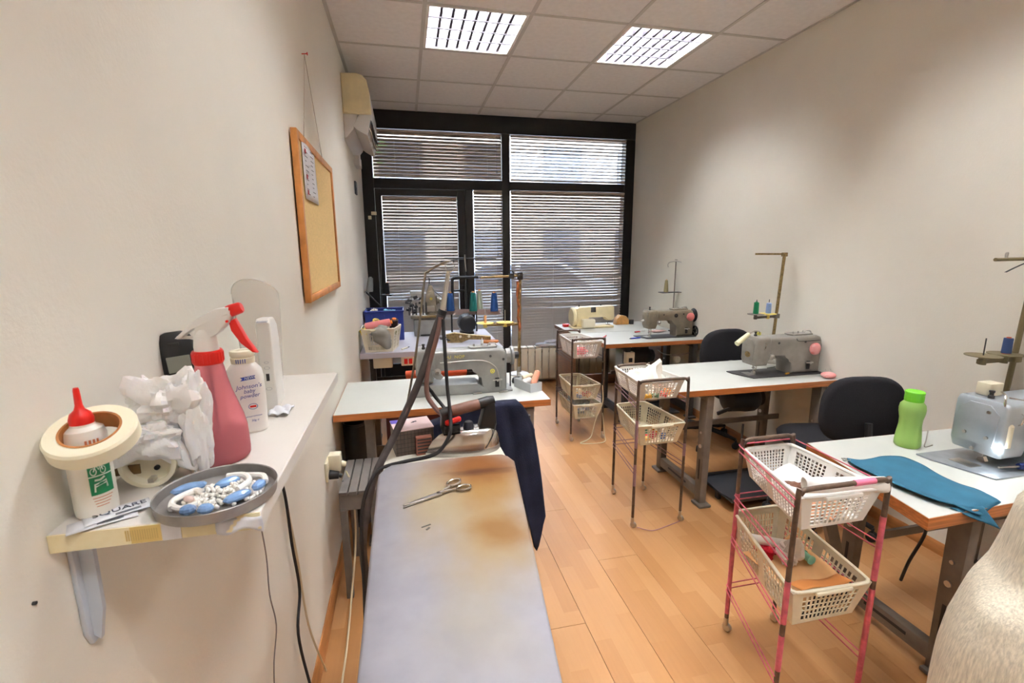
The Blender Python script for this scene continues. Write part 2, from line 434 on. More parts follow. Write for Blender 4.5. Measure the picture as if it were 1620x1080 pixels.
# venetian blinds
CORD = mat('blind_cord', (210, 205, 198), 0.8)
def blind(x0, x1, z0, z1, tilt, label, cords, y=FY0 - 0.012, wob=2.0, opens=()):
    t = thing('venetian_blind', label, 'blind', ((x0 + x1) / 2, y, z1), 0, 'grey venetian blinds in the shopfront')
    w = x1 - x0; h = z1 - z0
    MB().box((0, 0, -0.011), (w, 0.026, 0.022), bev=0.002, seg=1).build('head_rail', BLIND, t)
    MB().box((0, 0, -h + 0.006), (w, 0.022, 0.012), bev=0.002, seg=1).build('bottom_rail', BLIND, t)
    m = MB(); n = int((h - 0.04) / 0.0295); rr = random.Random(int(x0 * 100) + int(z1 * 77))
    for i in range(n):
        z = -0.034 - i * (h - 0.05) / max(n - 1, 1)
        a = math.radians(tilt + rr.uniform(-wob, wob) + sum(d for zz, d in opens if abs(z1 + z - zz) < 0.03))
        c, s_ = math.cos(a), math.sin(a)
        prev = None; sag = rr.uniform(-0.001, 0.001)
        for yy, zz in ((-0.0175, 0), (0, 0.0016), (0.0175, 0)):
            q = [m.bm.verts.new((xx, yy * c - zz * s_, z + yy * s_ + zz * c + (sag if xx > 0 else 0))) for xx in (-w / 2, w / 2)]
            if prev: m.bm.faces.new((prev[0], prev[1], q[1], q[0]))
            prev = q
    stuff(m.build('slats', BLIND, t, sharp=80))
    for cx in cords:
        mm = MB(); mm.cyl((cx - (x0 + x1) / 2, -0.0135, -0.02), (cx - (x0 + x1) / 2, -0.0135, -h + 0.01), 0.0012, n=5); mm.build('ladder_cord', CORD, t)
    mm = MB(); xx = w / 2 - 0.05; mm.cyl((xx, -0.016, -0.02), (xx, -0.016, -min(h * 0.8, 0.62)), 0.0012, n=5); mm.cyl((xx, -0.016, -min(h * 0.8, 0.62)), (xx, -0.016, -min(h * 0.8, 0.62) - 0.03), 0.004, 0.006, n=8)
    mm.build('pull_cord', BLACK, t)
blind(-0.255, 0.992, 2.157, 2.588, 69, 'grey venetian blind nearly shut in the transom window above the door', (-0.05, 0.18, 0.55, 0.85), opens=((2.54, -14),))
blind(1.09, 2.345, 2.15, 2.59, 40, 'half open grey venetian blind in the transom window beside the right wall', (1.3, 1.9, 2.25))
blind(1.09, 2.345, 0.42, 2.055, 51, 'tall wide grey venetian blind over the big shop window', (1.2, 1.55, 2.0, 2.25))
blind(-0.192, 0.532, 0.31, 1.98, 52, 'grey venetian blind hung on the glazed door', (-0.05, 0.4))
blind(0.705, 0.997, 0.44, 2.052, 46, 'narrow grey venetian blind between the door and the big window', (0.78, 0.93))

# street outside
struct(MB().box((1, 13, -0.20), (40, 15.5, 0.1)).build('street', mat('asphalt', (120, 120, 122), 0.9, var=0.1, scale=3), sharp=0))
bld = thing('building', 'pale apartment house across the street seen through the blinds', 'building', (1.5, 18, -0.15))
MB().box((0, 0.5, 5), (26, 1, 10)).build('facade', mat('facade_plaster', (176, 164, 150), 0.9, var=0.05, scale=1), bld, sharp=0)
WD = mat('far_window', (60, 66, 76), 0.15)
src = None
for i in range(8):
    for j in range(3):
        o = MB().box((-10.5 + 3 * i, -0.03, 1.6 + 3 * j), (1.5, 0.1, 1.5)).build('window', WD, bld, sharp=0)
car = thing('car', 'pale silver parked car outside the shop window', 'car', (1.6, 8.2, -0.15))
prof = [(-2.05, 0.3), (-2.1, 0.62), (-1.95, 0.85), (-1.1, 0.98), (-0.45, 1.42), (0.85, 1.45), (1.55, 1.02), (2.05, 0.92), (2.12, 0.55), (2.05, 0.3)]
MB().prism(prof, -0.8, 0.8, 'y', bev=0.12, seg=3).build('body', mat('car_paint', (190, 196, 204), 0.25, 0.3), car)
MB().prism([(-0.95, 1.0), (-0.42, 1.36), (0.1, 1.38), (0.1, 1.0)], -0.81, 0.81, 'y').build('side_window', WD, car)
MB().prism([(0.18, 1.0), (0.18, 1.38), (0.82, 1.39), (1.38, 1.02)], -0.81, 0.81, 'y').build('side_window', WD, car)
for sx in (-1.3, 1.3):
    for sy in (-0.72, 0.72):
        MB().lathe([(0.05, -0.1), (0.32, -0.1), (0.34, -0.06), (0.34, 0.06), (0.32, 0.1), (0.05, 0.1)], (sx, sy, 0.34), 20, AY).build('wheel', RUBBER, car)
tr = thing('street_tree', 'leafy street tree across the road behind the parked car', 'tree', (-2.5, 12.5, -0.15))
MB().tube([(0, 0, 0), (0.05, 0, 1.5), (0, 0.1, 3)], [0.16, 0.12, 0.09], n=8).build('trunk', BROWNWOOD, tr)
m = MB(); rr = random.Random(3)
for i in range(420):
    p = V((rr.gauss(0, 1.0), rr.gauss(0, 1.0), 3.6 + rr.gauss(0, 0.8))); q = V((rr.uniform(-1, 1), rr.uniform(-1, 1), rr.uniform(-1, 1))).normalized(); u, w_ = frame(q)
    m.bm.faces.new([m.bm.verts.new(p + u * a + w_ * b) for a, b in ((-0.16, 0), (0, -0.1), (0.16, 0), (0, 0.1))])
stuff(m.build('foliage', mat('leaf', (86, 112, 60), 0.7), tr, sharp=0))

# radiator below the shop window
t = thing('radiator', 'cream sectional radiator under the big shop window', 'radiator', (1.09, 4.84, 0.0))
RADM = mat('radiator_enamel', (226, 216, 194), 0.4)
src = None
for i in range(15):
    if src is None:
        m = MB(); m.box((0, 0, 0.27), (0.072, 0.016, 0.34), bev=0.004); m.box((0, 0.04, 0.27), (0.022, 0.07, 0.36)); m.box((0, 0.04, 0.452), (0.07, 0.09, 0.012), bev=0.004); m.box((0, 0.02, 0.43), (0.008, 0.02, 0.05))
        src = m.build('section', RADM, t); src.location = (0.04, 0, -0.03)
    else: inst(src, 'section', (0.04 + 0.079 * i, 0, -0.03), t)
m = MB()
for zz in (0.11, 0.39): m.cyl((-0.02, 0.04, zz), (1.2, 0.04, zz), 0.016, n=10)
for xx in (0.1, 1.1): m.cyl((xx, 0.05, 0.0), (xx, 0.05, 0.09), 0.01, n=8)
m.build('pipe', RADM, t)

# air conditioner on the left wall
ac = thing('air_conditioner', 'yellowed wall-mounted air conditioner high on the left wall', 'air conditioner', (XL, 3.62, 2.30))
LA = 0.82; ACM = CREAMOLD; ACW = mat('ac_underside', (214, 210, 204), 0.4)
def acprof(z0=0.0):
    p = [(0.0, 0.335), (0.10, 0.34), (0.14, 0.33), (0.168, 0.30), (0.182, 0.22), (0.188, 0.10), (0.186, 0.085)]
    return p
MB().prism(acprof() + [(0.10, 0.085), (0.0, 0.085)], 0.05, LA - 0.05, 'y', bev=0.003).build('front_cover', ACW, ac)
MB().prism(acprof() + [(0.10, 0.08), (0.0, 0.08)], 0.0, 0.05, 'y', bev=0.012, seg=3).build('end_cap', ACM, ac)
MB().prism(acprof() + [(0.10, 0.08), (0.0, 0.08)], LA - 0.05, LA, 'y', bev=0.012, seg=3).build('end_cap', ACM, ac)
MB().prism([(0.0, 0.082), (0.10, 0.082), (0.06, -0.02), (0.0, -0.09)], 0.02, LA - 0.02, 'y', bev=0.004).build('back_body', ACW, ac)
MB().prism([(0.105, 0.08), (0.186, 0.08), (0.17, 0.02), (0.155, -0.06), (0.085, -0.02), (0.06, 0.0)], 0.012, LA - 0.012, 'y', bev=0.003).build('outlet_housing', ACW, ac)
MB().bar((0.182, 0.06, 0.045), (0.182, LA - 0.06, 0.045), 0.004, 0.05, (-0.3, 0, 1)).build('flap', BLACK, ac)
MB().bar((0.168, 0.06, 0.0), (0.168, LA - 0.06, 0.0), 0.004, 0.045, (-0.45, 0, 1)).build('flap', ACW, ac)
MB().box((0.022, 0.70, -0.12), (0.044, 0.2, 0.075), bev=0.004).build('pipe_cover', ACW, ac)

# noticeboard with cord, nail and notice
nb = thing('noticeboard', 'cork noticeboard in a wooden frame hanging on the left wall', 'noticeboard', (XL + 0.006, 2.25, 1.27))
NBW, NBH = 0.83, 0.6
PINE = mat('pine_frame', (206, 138, 74), 0.4, var=0.12, scale=5, stretch=(3, 3, 3))
CORKM = mat('cork', (230, 198, 138), 0.85, var=0.05, scale=120, bump=0.2, bscale=250)
tl = Matrix.Rotation(math.radians(1.8), 4, 'Y')
MB().box((0.010, 0, NBH / 2), (0.008, NBW - 0.02, NBH - 0.02)).build('cork_sheet', CORKM, nb, sharp=0)
for yy in (-1, 1): MB().box((0.011, yy * (NBW / 2 - 0.014), NBH / 2), (0.022, 0.028, NBH), bev=0.003).build('frame_stile', PINE, nb)
for zz in (0.014, NBH - 0.014): MB().box((0.011, 0, zz), (0.0215, NBW - 0.056, 0.028), bev=0.003).build('frame_rail', PINE, nb)
apex = (0.004, -0.03, 0.966)
CORDM = mat('hanging_cord', (166, 150, 130), 0.9)
for yy in (-0.2, 0.25):
    MB().cyl((0.004, yy, NBH - 0.01), apex, 0.0012, n=5).build('hanging_cord', CORDM, nb)
nail = tag(MB().cyl((XL, 2.222, 2.236), (XL + 0.02, 2.222, 2.238), 0.002, n=8).cyl((XL + 0.02, 2.222, 2.238), (XL + 0.023, 2.222, 2.238), 0.006, n=10).build('nail', RED), 'small red headed nail in the left wall holding the noticeboard cord', 'nail')
pp = thing('paper_notice', 'white printed sheet pinned to the cork noticeboard', 'notice', (XL + 0.022, 2.055, 1.745))
PAPER = mat('paper', (222, 222, 226), 0.8)
INK = mat('ink', (60, 60, 72), 0.8); REDINK = mat('red_ink', (160, 40, 50), 0.8)
MB().surf(lambda u, v: (0.004 * math.sin(u * 5) * v + 0.003, (u - 0.5) * 0.27, (v - 0.5) * 0.2), 10, 6).build('sheet', PAPER, pp, solid=0.0006)
rr = random.Random(5); m = MB(); m2 = MB()
for i in range(11):
    z = 0.085 - i * 0.0165
    for q in range(2):
        y0 = -0.12 + q * 0.11; w = rr.uniform(0.02, 0.06)
        m.box((0.0085, y0 + w / 2, z), (0.0004, w, 0.0022))
for z in (0.07, -0.02, -0.075): m2.box((0.0088, -0.108, z), (0.0006, 0.022, 0.016))
stuff(m.build('print_lines', INK, pp, sharp=0)); m2.build('red_marks', REDINK, pp, sharp=0)
tp = thing('thermostat', 'small dark rectangular control plate on the wall below the air conditioner', 'thermostat', (XL, 4.16, 1.955))
MB().box((0.007, 0, 0), (0.014, 0.10, 0.10), bev=0.003).build('plate', mat('dark_plate', (58, 62, 66), 0.5), tp)
MB().box((0.015, 0, 0.02), (0.003, 0.07, 0.03)).build('display', mat('lcd', (120, 128, 124), 0.3), tp)
tag(MB().cyl((XL, 0.494, 1.121), (XL + 0.003, 0.494, 1.121), 0.0018, n=8).build('wall_screw', DARKSTEEL), 'tiny grey screw in the wall below the shelf bracket', 'screw')
# ------------------------------------------------------------------ left shelf and what stands on it
S = 1.174
sh = thing('wall_shelf', 'white melamine wall shelf on a bracket at the left, its raw end showing', 'shelf', (XL, 0.835, S))
MB().box((0.100, 0, -0.0105), (0.2, 0.62, 0.021), bev=0.0012, seg=1).build('board', SHELFW, sh)
RAW = mat('raw_chipboard_edge', (224, 208, 160), 0.7, var=0.1, scale=30, col2=(236, 226, 192))
MB().box((0.100, -0.3105, -0.0105), (0.198, 0.0012, 0.0195)).build('end_edge', RAW, sh, sharp=0)
m = MB()
for i in range(14): m.box((0.070 + i * 0.0022, -0.3113, -0.0105), (0.0011, 0.0006, 0.012))
stuff(m.build('bar_code', mat('label_ink', (196, 168, 104), 0.8), sh, sharp=0))
MB().box((0.112, -0.3114, -0.0105), (0.018, 0.0008, 0.0192)).build('paper_label', PAPER, sh, sharp=0)
MB().box((0.088, -0.3112, -0.0105), (0.028, 0.0006, 0.0185)).build('paper_label', mat('old_label', (214, 186, 116), 0.8), sh, sharp=0)
m = MB(); m.surf(lambda u, v: (0.155 + 0.046 * u, -0.3122 - 0.002 * math.sin(u * 9 + v * 3), -0.004 - 0.016 * v - 0.004 * math.sin(u * 8) * v), 10, 4)
m.build('tape_strip', PAPER, sh, solid=0.0006)
BRK = mat('bracket_enamel', (196, 204, 214), 0.35)
br = thing('shelf_bracket', 'pale blue-grey steel bracket screwed to the wall under the shelf', 'bracket', (XL, 0.556, S - 0.021))
MB().prism([(-0.011, 0), (0.011, 0), (0.011, -0.115), (0.004, -0.132), (-0.004, -0.132), (-0.011, -0.115)], 0.0, 0.006, 'x', bev=0.002).build('wall_plate', BRK, br)
MB().box((0.08, 0, -0.003), (0.16, 0.022, 0.006), bev=0.002).build('shelf_arm', BRK, br)
MB().prism([(0.006, -0.004), (0.020, -0.004), (0.019, -0.09), (0.012, -0.128), (0.006, -0.122)], -0.003, 0.003, 'y').build('web', BRK, br, sharp=0)
for zz in (-0.028, -0.1): MB().cyl((0.005, 0.004, zz), (0.0085, 0.004, zz), 0.0042, n=10).build('screw', STEEL, br)

# glue bottle and tape roll over it
gl = thing('glue_bottle', 'white glue bottle with a red nozzle and green picture label on the shelf end', 'bottle', (-0.342, 0.563, S))
gl.scale = (0.78, 0.78, 0.92)
GLW = mat('glue_plastic', (238, 234, 222), 0.4, sss=0.1)
MB().lathe([(0, 0), (0.020, 0), (0.0235, 0.003), (0.0242, 0.008), (0.0245, 0.085), (0.024, 0.098), (0.0215, 0.106), (0.014, 0.110), (0.012, 0.116), (0, 0.116)], (0, 0, 0), 32).build('body', GLW, gl)
MB().lathe([(0, 0.1125), (0.0135, 0.1125), (0.0138, 0.118), (0.0115, 0.1245), (0.006, 0.129), (0.0042, 0.134), (0.0035, 0.152), (0.0028, 0.1545), (0, 0.1545)], (0, 0, 0), 24).build('nozzle', RED, gl)
GRN = mat('green_label', (22, 132, 84), 0.5)
def patch(mb, r, a0, a1, z0, z1, n=8):
    mb.surf(lambda u, v: (r * math.cos(a0 + (a1 - a0) * u), r * math.sin(a0 + (a1 - a0) * u), z0 + (z1 - z0) * v), n, 2)
m = MB(); patch(m, 0.0248, math.radians(-68), math.radians(-5), 0.030, 0.088); gr = m.build('label', GRN, gl)
LW = mat('label_white', (232, 240, 232), 0.6)
m = MB()
for z in (0.052, 0.072): patch(m, 0.0250, math.radians(-68), math.radians(-5), z, z + 0.0014)
def on_cyl(mb, r, pts, wd=0.0009):
    mb.tube([(r * math.cos(a), r * math.sin(a), z) for a, z in pts], wd, n=4, smooth=False)
for c in (-0.95, -0.52): on_cyl(m, 0.0249, [(c + 0.13 * math.cos(t), 0.0585 + 0.0042 * math.sin(t)) for t in [i * 0.7 for i in range(10)]], 0.0006)
on_cyl(m, 0.0249, [(-0.95, 0.0585), (-0.8, 0.066), (-0.6, 0.0655), (-0.52, 0.0585)], 0.0007); on_cyl(m, 0.0249, [(-0.8, 0.066), (-0.72, 0.060), (-0.6, 0.0655), (-0.58, 0.069)], 0.0007)
on_cyl(m, 0.0249, [(-1.0, 0.034), (-0.97, 0.043), (-0.45, 0.0455), (-0.42, 0.037)], 0.0012); on_cyl(m, 0.0249, [(-0.95, 0.048), (-0.7, 0.0475), (-0.5, 0.050)], 0.0012); on_cyl(m, 0.0249, [(-0.97, 0.040), (-0.45, 0.0425)], 0.001)
on_cyl(m, 0.0249, [(-0.9, 0.078), (-0.6, 0.083), (-0.35, 0.079)], 0.0011)
m.build('pictures', LW, gr)
m = MB()
for i in range(4): patch(m, 0.0247, math.radians(-66 + i * 2), math.radians(-12 - i * 5), 0.026 - i * 0.0034, 0.0268 - i * 0.0034)
for i in range(4): patch(m, 0.0247, math.radians(-62 + i * 10), math.radians(-56 + i * 10), 0.0905, 0.0965)
m.build('print_lines', mat('orange_ink', (206, 120, 70), 0.7), gl)
M = Matrix.Translation((-0.3275, 0.552, S + 0.092)) @ Matrix.Rotation(math.radians(4), 4, 'Y') @ Matrix.Rotation(math.radians(24), 4, 'X') @ Matrix.Diagonal((0.77, 0.77, 0.9, 1))
tr_ = thing('tape_roll', 'thick cream paper tape roll with brown core ringed around the glue bottle', 'tape', M=M)
MB().lathe([(0.0345, -0.011), (0.048, -0.011), (0.0512, -0.008), (0.0516, 0.008), (0.049, 0.011), (0.0345, 0.011), (0.0345, -0.011)], (0, 0, 0), 40).build('tape', mat('tape_paper', (240, 232, 204), 0.6, sss=0.05), tr_)
MB().lathe([(0.0318, -0.0115), (0.0345, -0.0115), (0.0345, 0.0118), (0.0318, 0.0118), (0.0318, -0.0115)], (0, 0, 0), 40).build('core', mat('card_core', (170, 112, 60), 0.8), tr_)

# extension socket, cards
so = thing('socket_block', 'old cream round-faced extension socket lying on the shelf under the tissue', 'socket', (-0.314, 0.612, S + 0.0305), math.radians(4))
so.scale = (1.18, 1.18, 1.18)
m = MB(); m.lathe([(0.0215, 0.0), (0.0255, 0.0), (0.0255, 0.032), (0, 0.032)], (0, 0, 0), 28, AY); m.lathe([(0.0215, 0.0), (0.0215, 0.012), (0, 0.012)], (0, 0, 0), 28, AY)
m.build('round_housing', IVORY, so)
MB().box((-0.034, 0.028, 0.004), (0.05, 0.03, 0.034), bev=0.004).build('cable_box', IVORY, so)
MB().box((-0.034, 0.0118, -0.008), (0.046, 0.003, 0.01)).build('brown_strip', mat('dull_brown', (110, 86, 52), 0.7), so)  # plain brown strip along the lower front of the cable box
for zz in (-0.0085, 0.0085): MB().cyl((0.004, 0.0095, zz), (0.004, 0.0125, zz), 0.0026, n=10).build('pin_hole', BLACK, so)
for zz in (-0.019, 0.019): MB().box((0.0, 0.007, zz), (0.005, 0.01, 0.004)).build('earth_clip', STEEL, so)
def card(x, y, rz, lab, body, tx, size, z):
    t = thing('leaflet', lab, 'card', (x, y, z), rz)
    MB().surf(lambda u, v: ((u - 0.5) * 0.058, (v - 0.5) * 0.026, 0.0012 + 0.0012 * math.sin(u * 3)), 8, 3).build('sheet', PAPER, t, solid=0.0005)
    text('lettering', body, size, INK, facing((tx, 0.002, 0.0034), (1, 0, 0), (0, 1, 0)), t)
    m = MB()
    for i in range(2): m.box((tx + 0.006, -0.007 - i * 0.0026, 0.0032), (0.022, 0.0009, 0.0003))
    m.build('print_lines', INK, t, sharp=0); return t
card(-0.326, 0.541, math.radians(28), 'lower white leaflet with small grey print on the shelf edge', 'NOVI 01', 0.0, 0.0055, S)
card(-0.318, 0.553, math.radians(34), 'upper white leaflet with bold black lettering beside the glue bottle', 'SQUARE', 0.002, 0.0125, S + 0.002)

# crumpled tissue
TIS = mat('tissue', (242, 240, 238), 0.75, bump=0.25, bscale=120, sss=0.15)
def crumple(name, c, s, seed, fold=0.35, u=40, v=26, spike=None, e=1.0):
    def f(a, b):
        th, ph = a * 2 * PI, (b - 0.5) * PI
        d = V((math.cos(ph) * math.cos(th), math.cos(ph) * math.sin(th), math.sin(ph)))
        q = d * 1.3 + V((seed * 3.1, seed * 1.7, seed))
        n = abs(noise.noise(q * 1.1)) * 1.4 + abs(noise.noise(q * 2.3)) * 0.6 + abs(noise.noise(q * 5.0)) * 0.12
        r = 1.0 - fold + fold * n * 1.25
        p = V((d.x * s[0], d.y * s[1], d.z * s[2])) * r
        if spike:
            for w, k_ in spike: p += V(w) * max(0, d.dot(V(w).normalized())) ** k_
        return V(c) + p
    return MB().surf(f, u, v, closed_u=True)
tz = thing('tissue_wad', 'crumpled white tissue standing between tape roll and spray bottle', 'tissue', (-0.289, 0.634, S))
cr = crumple('x', (-0.006, 0.0, 0.098), (0.040, 0.022, 0.042), 1.3, 0.5, spike=(((0.012, 0, 0.012), 6), ((-0.012, 0, 0.012), 6)))
cr.build('upper_sheet', TIS, tz, sharp=28)
crumple('x', (0.026, -0.004, 0.068), (0.020, 0.015, 0.072), 4.1, 0.35, spike=(((0.004, 0, 0.012), 5), ((-0.004, 0, -0.012), 8))).build('hanging_sheet', TIS, tz, sharp=28)
crumple('x', (-0.020, -0.012, 0.062), (0.036, 0.018, 0.022), 7.7, 0.45, spike=(((-0.016, -0.006, -0.014), 7), ((0.02, 0, -0.03), 6))).build('front_sheet', TIS, tz, sharp=28)

# spray bottle
sp_ = thing('spray_bottle', 'translucent pink spray bottle with white trigger head and red collar', 'spray bottle', (-0.2625, 0.688, S))
PINKP = mat('pink_clear_plastic', (254, 150, 158), 0.1, trans=0.6, ior=1.08)
LIQ = mat('pink_liquid', (252, 104, 108), 0.1, trans=0.35, ior=1.1)
MB().lathe([(0, 0.0), (0.034, 0.0), (0.0375, 0.004), (0.038, 0.012), (0.0375, 0.03), (0.0368, 0.045), (0.034, 0.060), (0.0275, 0.082), (0.0225, 0.100), (0.0195, 0.115), (0.0175, 0.128), (0.0165, 0.132), (0.0165, 0.138), (0, 0.138)], (0, 0, 0), 40).build('body', PINKP, sp_)
MB().lathe([(0, 0.0035), (0.0352, 0.0035), (0.0362, 0.012), (0.0358, 0.036), (0, 0.0365)], (0, 0, 0), 40).build('liquid', LIQ, sp_)
MB().cyl((0.002, 0, 0.008), (0, 0, 0.138), 0.0022, n=8).build('dip_tube', mat('clear_tube', (240, 190, 190), 0.3), sp_)
m = MB(); m.lathe([(0.0, 0.135), (0.0172, 0.135), (0.0182, 0.137), (0.0182, 0.151), (0.0172, 0.153), (0, 0.153)], (0, 0, 0), 30)
for i in range(24):
    a = i * PI / 12; m.box((0.0182 * math.cos(a), 0.0182 * math.sin(a), 0.144), (0.0012, 0.0016, 0.012), a)
m.build('collar', RED, sp_)
hd = MB(); hd.lathe([(0, 0.152), (0.0145, 0.152), (0.0148, 0.158), (0.013, 0.172), (0.010, 0.181), (0.004, 0.185), (0, 0.185)], (0, 0, 0), 24)
hd.prism([(-0.012, 0.168), (-0.004, 0.160), (0.018, 0.176), (0.034, 0.190), (0.037, 0.206), (0.024, 0.208), (0.006, 0.198), (-0.008, 0.186)], -0.0095, 0.0095, 'y', bev=0.004)
hd.prism([(0.034, 0.2095), (0.018, 0.2075), (-0.004, 0.196), (-0.022, 0.180), (-0.032, 0.171), (-0.027, 0.1705), (-0.012, 0.182), (0.006, 0.192), (0.024, 0.198), (0.034, 0.200)], -0.0108, 0.0108, 'y', bev=0.0015)
hd.tube([(-0.033, 0, 0.1708), (-0.018, 0, 0.1705), (-0.008, 0, 0.167)], 0.0022, n=6)
hd.build('spray_head', WPLASTIC, sp_)
MB().lathe([(0, 0.0), (0.0078, 0.0), (0.0082, 0.004), (0.0075, 0.016), (0.006, 0.018), (0, 0.018)], (0.031, 0, 0.203), 16, Matrix.Rotation(math.radians(72), 4, 'Y')).build('nozzle', RED, sp_)
MB().prism([(0.031, 0.190), (0.039, 0.194), (0.042, 0.186), (0.050, 0.166), (0.062, 0.1465), (0.056, 0.1475), (0.043, 0.160), (0.033, 0.178)], -0.0055, 0.0055, 'y', bev=0.002).build('trigger', RED, sp_)
MB().cyl((0.0315, -0.0115, 0.1915), (0.0315, -0.009, 0.1915), 0.0017, n=8).build('pivot', RED, sp_)

# baby powder bottle
bp_ = thing('powder_bottle', 'white talc bottle with blue lettering behind the spray bottle', 'bottle', (-0.2535, 0.790, S), math.radians(17))
def oval(a, b, z, n=28, p=2.6):
    o = []
    for i in range(n):
        t = 2 * PI * i / n; c, s_ = math.cos(t), math.sin(t)
        o.append((a * abs(c) ** (2 / p) * (1 if c >= 0 else -1), b * abs(s_) ** (2 / p) * (1 if s_ >= 0 else -1), z))
    return o
MB().loft([oval(0.023, 0.014, 0.0), oval(0.0255, 0.0165, 0.003), oval(0.0265, 0.017, 0.05), oval(0.0262, 0.017, 0.088), oval(0.0245, 0.0165, 0.100), oval(0.0185, 0.0150, 0.108), oval(0.0155, 0.0145, 0.111, p=2), oval(0.0155, 0.0145, 0.113, p=2)]).build('body', WPLASTIC, bp_)
BLUEINK = mat('blue_ink', (52, 70, 150), 0.6)
m = MB(); m.lathe([(0.0145, 0.112), (0.0165, 0.112), (0.0170, 0.120), (0.0150, 0.121), (0.0172, 0.1235), (0.0176, 0.129), (0.0165, 0.131), (0.012, 0.1305), (0.011, 0.129), (0, 0.129)], (0, 0, 0), 28).build('cap', IVORY, bp_)
m = MB()
for i in range(5):
    a = -PI / 2 - 0.55 + 0.18 * i; m.box((0.0170 * math.cos(a), 0.0170 * math.sin(a), 0.1165), (0.0011, 0.0006, 0.0065), a + PI / 2)
m.build('cap_ticks', BLUEINK, bp_)
yf = -0.01735
def ln(s_, z, size, mt=BLUEINK, x=0.004, sh_=0.25, nm='lettering'): text(nm, s_, size, mt, facing((x, yf, z), (1, 0, 0.05), (-0.05, 0, 1)), bp_, shear=sh_)
MB().prism([(-0.0065, 0.086), (0.0145, 0.088), (0.0125, 0.0905), (0.0145, 0.0935), (-0.0065, 0.0915), (-0.0035, 0.0888)], yf - 0.0003, yf + 0.0002, 'y').build('ribbon', BLUEINK, bp_, sharp=0)
text('lettering', 'NEW', 0.0058, LW, facing((0.0055, yf - 0.0006, 0.0899), (1, 0, 0.09), (-0.09, 0, 1)), bp_, shear=0.2)
ln("Johnson's", 0.0765, 0.0092); ln('baby', 0.0690, 0.0085); ln('powder', 0.0615, 0.0085)
m = MB(); m.lathe([(0.0058, 0), (0.0066, 0), (0.0066, 0.0003), (0.0058, 0.0003), (0.0058, 0)], (0.007, yf, 0.044), 22, Matrix.Diagonal((1, 1, 0.72, 1)) @ AY); m.build('seal_ring', BLUEINK, bp_)
MB().box((0.007, yf, 0.044), (0.0088, 0.0006, 0.003)).build('seal_bar', RED, bp_)
ln('Johnson+Johnson', 0.0285, 0.0034, sh_=0.3, x=0.006); ln('50g ℮', 0.0215, 0.0045, x=0.008, sh_=0.2)

# cordless phone leaning on the wall
Mp = Matrix.Translation((-0.338, 0.805, S)) @ Matrix.Rotation(math.radians(13), 4, 'Z') @ Matrix.Rotation(math.radians(-5), 4, 'Y') @ Matrix.Rotation(math.radians(-4), 4, 'X') @ Matrix.Diagonal((0.9, 0.9, 0.95, 1))
ph = thing('cordless_phone', 'black cordless telephone handset upright against the wall behind the tissue', 'phone', M=Mp)
MB().loft([oval(0.021, 0.008, 0.0), oval(0.0245, 0.0125, 0.006), oval(0.0245, 0.014, 0.08), oval(0.0265, 0.0155, 0.13), oval(0.0265, 0.0145, 0.155), oval(0.022, 0.010, 0.166), oval(0.012, 0.006, 0.170)]).build('handset', BLACK, ph)
MB().box((0.002, -0.0152, 0.118), (0.034, 0.003, 0.026), bev=0.001).build('display', mat('lcd_grey', (138, 142, 130), 0.25), ph)
MB().box((0.0, -0.0152, 0.151), (0.016, 0.002, 0.004), bev=0.0008).build('ear_slot', DARKSTEEL, ph)
for r_ in range(5):
    for c_ in range(3): MB().box((-0.012 + 0.012 * c_, -0.0142, 0.092 - r_ * 0.013), (0.008, 0.003, 0.006), bev=0.001).build('key', DARKSTEEL, ph)
# wireless box on the shelf
rt = thing('router', 'slim white upright electronic box with oval buttons beside the talc bottle', 'device', (-0.2505, 0.925, S), math.radians(4))
rt.scale = (0.95, 0.6, 1.0)
MB().prism([(-0.060, 0.0), (0.055, 0.0), (0.060, 0.006), (0.058, 0.12), (0.045, 0.150), (0.01, 0.164), (-0.045, 0.166), (-0.060, 0.158)], -0.0125, 0.0125, 'x', bev=0.0045, seg=3, M=Matrix.Rotation(math.radians(0), 4, 'Z')).build('case', WPLASTIC, rt)
GR = mat('grey_print', (178, 178, 182), 0.5)
for zz, rz_ in ((0.088, 0.0035), (0.078, 0.0045), (0.040, 0.0048)):
    MB().lathe([(rz_ - 0.0007, 0), (rz_, 0), (rz_, 0.0006), (rz_ - 0.0007, 0.0006), (rz_ - 0.0007, 0)], (0.0, -0.0607, zz), 18, Matrix.Diagonal((1.1, 1, 0.6, 1)) @ AY).build('button_ring', GR, rt)
MB().box((0.0, -0.0603, 0.061), (0.0055, 0.002, 0.013)).build('indicator', DARKSTEEL, rt)
m = MB()
for i in range(7): m.box((-0.008 + i * 0.0027, -0.05, 0.1615), (0.0009, 0.04, 0.002), rot(0.05, 0, 0))
m.build('vent_ribs', GR, rt)
vz = thing('clear_visor', 'clear curved plastic sheet standing on the shelf behind the spray bottle', 'plastic sheet', (-0.288, 0.985, S))
vz.scale = (0.7, 0.7, 0.98)
CLEAR = mat('clear_sheet', (244, 240, 232), 0.15, trans=0.55, ior=1.05, alpha=0.55)
MB().surf(lambda u, v: (0.062 * math.sin((u - 0.5) * 2.6) * (0.78 + 0.22 * math.sin(v * PI * 0.5)), 0.05 - 0.06 * math.cos((u - 0.5) * 2.6), 0.235 * v - 0.03 * v * v * (2 * u - 1) ** 2), 18, 8).build('sheet', CLEAR, vz, solid=0.0012)
m = MB(); m.tube([(0.062 * math.sin((u / 18 - 0.5) * 2.6), 0.05 - 0.06 * math.cos((u / 18 - 0.5) * 2.6), 0.235 - 0.03 * (2 * u / 18 - 1) ** 2) for u in range(19)], 0.0013, n=5, k=2); m.build('rim', mat('clear_rim', (226, 220, 210), 0.3), vz)
